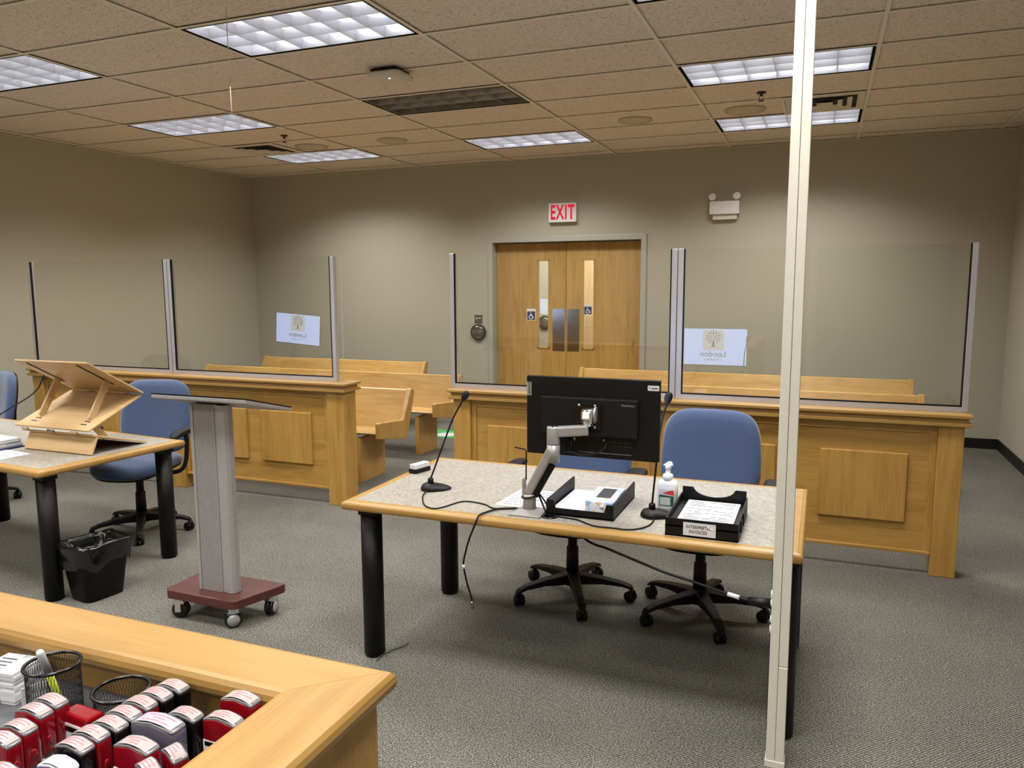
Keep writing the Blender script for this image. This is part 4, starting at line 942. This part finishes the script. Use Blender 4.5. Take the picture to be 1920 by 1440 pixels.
# ------------------------------------------------------------------ clerk counter in the foreground
t = thing('clerk_counter', 'maple counter with rounded cap at lower left, foreground', 'counter', (3.4, -2.9, 0)); o = (3.4, -2.9, 0)
ZC = 0.955; XO, YO, XI, YI = 3.975, -2.427, 3.826, -2.565
def bull(a, b, z, th=0.04, n=6):
    # section from edge a to edge b, rounded both sides
    pts = []; r = th/2
    for k in range(n+1): q = PI/2+PI*k/n; pts.append((a+r*0.75+r*0.75*math.cos(q), z-r+r*math.sin(q)))
    for k in range(n+1): q = -PI/2+PI*k/n; pts.append((b-r*0.75+r*0.75*math.cos(q), z-r+r*math.sin(q)))
    return pts
sec = bull(YI, YO, ZC)
def mit_x(y): return XI+(y-YI)*(XO-XI)/(YO-YI)
def mit_y(x): return YI+(x-XI)*(YO-YI)/(XO-XI)
n_ = len(sec)
m = MB(o); vs = [(1.6, y, z) for y, z in sec]+[(mit_x(y)-0.0004, y, z) for y, z in sec]
m.add(vs, [tuple(range(n_))[::-1], tuple(range(n_, 2*n_))]+[(i, (i+1) % n_, n_+(i+1) % n_, n_+i) for i in range(n_)]).build('cap_board', 'counter_x', t)
sec = bull(XI, XO, ZC)
m = MB(o); vs = [(x, -4.4, z) for x, z in sec]+[(x, mit_y(x)-0.0004, z) for x, z in sec]
m.add(vs, [tuple(range(n_))[::-1], tuple(range(n_, 2*n_))]+[(i, (i+1) % n_, n_+(i+1) % n_, n_+i) for i in range(n_)]).build('cap_board', 'counter_y', t)
MB(o).box(1.6, 3.95, -2.53, -2.455, 0, ZC-0.04).build('front_panel', 'wood_x', t)
MB(o).box(3.855, 3.95, -4.4, -2.53, 0, ZC-0.04).build('side_panel', 'wood_z', t)
ZW = 0.855
MB(o).box(1.6, 3.855, -3.25, -2.53, ZW-0.03, ZW).build('worktop', 'worktop', t)
MB(o).box(1.6, 1.63, -3.25, -2.53, 0, ZW-0.03).build('worktop_support', 'wood_z', t)

# wire cups, pen, cards
def wire_cup(x, y, rz, label, h=0.1):
    t = thing('mesh_pencil_cup', label, 'pencil cup', (x, y, ZW), rz, 'black wire mesh cups'); r = 0.043
    m = MB(); n = 56
    for k in range(n):
        for sgn in (1, -1):
            m.tube([(r*math.cos(2*PI*(k+sgn*q*3)/n), r*math.sin(2*PI*(k+sgn*q*3)/n), 0.004+(h-0.006)*q) for q in (0, 0.25, 0.5, 0.75, 1)], 0.0005, 3, caps=False)
    me = m.build('wire_mesh', 'mesh_black', t)
    tag(me, kind='stuff')
    MB().tube([(r*1.04*math.cos(2*PI*k/36), r*1.04*math.sin(2*PI*k/36), h) for k in range(36)], 0.0032, 8, closed=True).build('rim', 'black_gloss', t)
    MB().lathe([(r, 0.0005), (r, 0.004), (0.001, 0.004)], n=30).build('bottom', 'mesh_black', t)
    return t
wire_cup(3.398, -2.628, 0, 'black wire mesh pencil cup holding the yellow highlighter')
wire_cup(3.55, -2.62, 0.4, 'black wire mesh cup behind the stamps, under the cap edge', 0.078)
t = thing('highlighter_pen', 'yellow-green highlighter with clear cap leaning in the mesh cup', 'pen', (3.386, -2.606, ZW+0.006))
P0, P1 = Vector((0.008, -0.006, 0.004)), Vector((0.028, -0.055, 0.135))
MB().tube([P0, P0.lerp(P1, 0.05), P0.lerp(P1, 0.62)], [0.004, 0.0058, 0.0062], 12).build('barrel', 'yellow_pen', t)
MB().tube([P0.lerp(P1, 0.62), P0.lerp(P1, 0.97), P1], [0.0068, 0.0066, 0.005], 12).build('cap', 'clear_cap', t)
t = thing('ticket_stack', 'stack of small white printed slips tied with a band, lower left', 'paper slips', (3.25, -2.6, ZW), math.radians(8)); random.seed(9)
m = MB()
for k in range(9): m.obox((random.uniform(-.002, .002), random.uniform(-.002, .002), 0.004+k*0.0066), (0.08, 0.07, 0.0062), Matrix.Rotation(random.uniform(-.012, .012), 3, 'Z'))
m.build('slips', 'paper', t)
for k in range(4): MB().box(-0.034, 0.0, 0.012-0.012*k, 0.015-0.012*k, 0.061, 0.0614).build('print_line', 'ink', t)
MB().tube([(0.008, -0.037, 0.001), (0.008, -0.037, 0.0625), (0.008, 0.037, 0.0625), (0.008, 0.037, 0.001)], 0.0008, 5, closed=True).build('rubber_band', 'clear_cap', t)
t = thing('note_card', 'small white printed card standing behind the mesh cup', 'card', (3.345, -2.628, ZW), math.radians(70))
MB().box(-0.02, 0.02, -0.001, 0.001, 0, 0.05).build('card', 'paper', t)

# ------------------------------------------------------------------ rubber stamps
def stamp(kind, x, y, label, sx=0.059, sy=0.0285, h=0.095, rz=0, tilt=(0, 0)):
    body = {'red': 'red_plastic', 'black': 'black_gloss', 'purple': 'purple', 'grey': 'greycap'}[kind]
    t = thing('rubber_stamp', label, 'stamp', (x, y, ZW), math.radians(rz), 'self-inking rubber stamps')
    t.rotation_euler = (tilt[0], tilt[1], math.radians(rz))
    hx, hy = sx/2, sy/2
    MB().box(-hx*0.96, hx*0.96, -hy*0.94, hy*0.94, 0.0006, 0.02).build('foot', 'white' if kind == 'red' else 'black', t, 0.002)
    arch = lambda p: Vector((p.x, p.y, p.z+0.009*(1-(p.x/hx)**2)*(1 if p.z > h*0.8 else 0)))
    out = squircle(hx, hy, 7, 28)
    zt = h-0.012
    MB().cushion(out, [(0.97, 0.018), (1.0, 0.03), (1.0, zt-0.008), (0.985, zt-0.002), (0.95, zt)], arch).build('body', body, t)
    cap = MB().cushion(squircle(hx*0.97, hy*0.95, 8, 28), [(1.0, zt-0.001), (1.0, zt+0.002), (0.95, zt+0.0035)], arch).build('clear_top', 'clear_edge' if kind != 'purple' else 'paper', t)
    def lab(m, x0, x1, y0, y1, dz):
        n = 8; vs = []
        for i in range(n+1):
            xx = x0+(x1-x0)*i/n
            for yy in (y0, y1): vs.append((xx, yy, zt+0.0035+dz+0.009*(1-(xx/hx)**2)))
        return m.add(vs, [(2*i, 2*i+2, 2*i+3, 2*i+1) for i in range(n)])
    lab(MB(), -hx*0.78, hx*0.84, -hy*0.74, hy*0.74, 0.0003).build('label', 'label_grey' if kind == 'grey' else 'paper' if kind == 'purple' else 'label', cap)
    m = MB()
    for k in range(3):
        yy = hy*(0.4-0.4*k); a, b = -hx*random.uniform(0.2, 0.6), hx*random.uniform(0.2, 0.7); lab(m, a, b, yy-0.0011, yy+0.0011, 0.0006)
    if kind != 'purple': m.build('print', 'ink_red', cap)
    if kind in ('red', 'black'):
        MB().cushion(squircle(0.005, 0.008, 3, 16), [(1, 0.0), (0.9, 0.0015), (0.3, 0.002)], lambda p: Vector((hx+p.z-0.0002, p.x, 0.045+p.y))).build('lock_button', body, t)
    if kind == 'red' and sx > 0.06:
        MB().box(-hx*0.9, hx*0.9, -hy-0.0006, -hy+0.001, 0.022, 0.052).build('front_window', 'white', t)
        MB().box(-hx*0.8, hx*0.8, -hy-0.0009, -hy-0.0005, 0.043, 0.05).build('front_slot', 'black', t)
    return t
random.seed(4)
stamp('black', 3.637, -2.594, 'black stamp farthest up its row, nearest the counter cap')
stamp('black', 3.632, -2.624, 'second black stamp in the row from the counter cap')
stamp('red', 3.629, -2.654, 'red stamp third in the row, between black stamps')
stamp('black', 3.63, -2.686, 'black stamp fourth in the row, left of the grey stamp')
stamp('black', 3.634, -2.716, 'black stamp fifth in the row, behind a red one')
stamp('red', 3.63, -2.746, 'red stamp sixth in the row, between two black ones')
stamp('black', 3.634, -2.777, 'black stamp seventh in the row, behind the purple stamp')
stamp('purple', 3.644, -2.812, 'purple stamp with white top at the bottom edge', h=0.088)
stamp('red', 3.487, -2.702, 'tall red stamp right below the highlighter')
stamp('red', 3.490, -2.7325, 'tall red stamp second from the highlighter, with a wide label', sx=0.062)
stamp('red', 3.503, -2.768, 'red stamp third from the highlighter', h=0.09)
stamp('red', 3.508, -2.799, 'red stamp cut off by the left edge of the photo', h=0.088)
stamp('red', 3.574, -2.847, 'red stamp in the lower left corner of the photo', h=0.082)
stamp('grey', 3.706, -2.69, 'large smoky grey stamp with lilac label', sx=0.088, sy=0.034, h=0.098)
stamp('black', 3.722, -2.652, 'black stamp half hidden behind the grey stamp', h=0.094)
stamp('red', 3.774, -2.585, 'wide red stamp tucked into the counter corner', sx=0.066, sy=0.031, h=0.096)
stamp('red', 3.785, -2.637, 'wide red stamp at the side cap, left of the corner one', sx=0.066, sy=0.028, h=0.092)
stamp('red', 3.715, -2.74, 'wide red stamp with white front below the grey stamp', sx=0.07, sy=0.03, h=0.092)
stamp('red', 3.777, -2.721, 'tilted red stamp beside the side cap, upper of two', sx=0.045, sy=0.026, h=0.09, rz=-22, tilt=(0.1, 0.06))
stamp('red', 3.77, -2.762, 'tilted red stamp beside the side cap, lower of two', sx=0.045, sy=0.026, h=0.09, rz=-22, tilt=(0.1, 0.06))
t = thing('rubber_stamp', 'short red stamp with plain red top beside the mesh cup', 'stamp', (3.538, -2.686, ZW), math.radians(-4), 'self-inking rubber stamps')
MB().box(-0.033, 0.033, -0.016, 0.016, 0.024, 0.072).build('body', 'red_plastic', t, 0.005)
MB().box(-0.032, 0.032, -0.0162, 0.0155, 0.0006, 0.024).build('foot', 'white', t, 0.002)
MB().box(-0.03, 0.03, -0.0172, -0.016, 0.026, 0.056).build('front_window', 'white', t)
MB().box(-0.027, 0.027, -0.0176, -0.0172, 0.043, 0.052).build('front_slot', 'black', t)
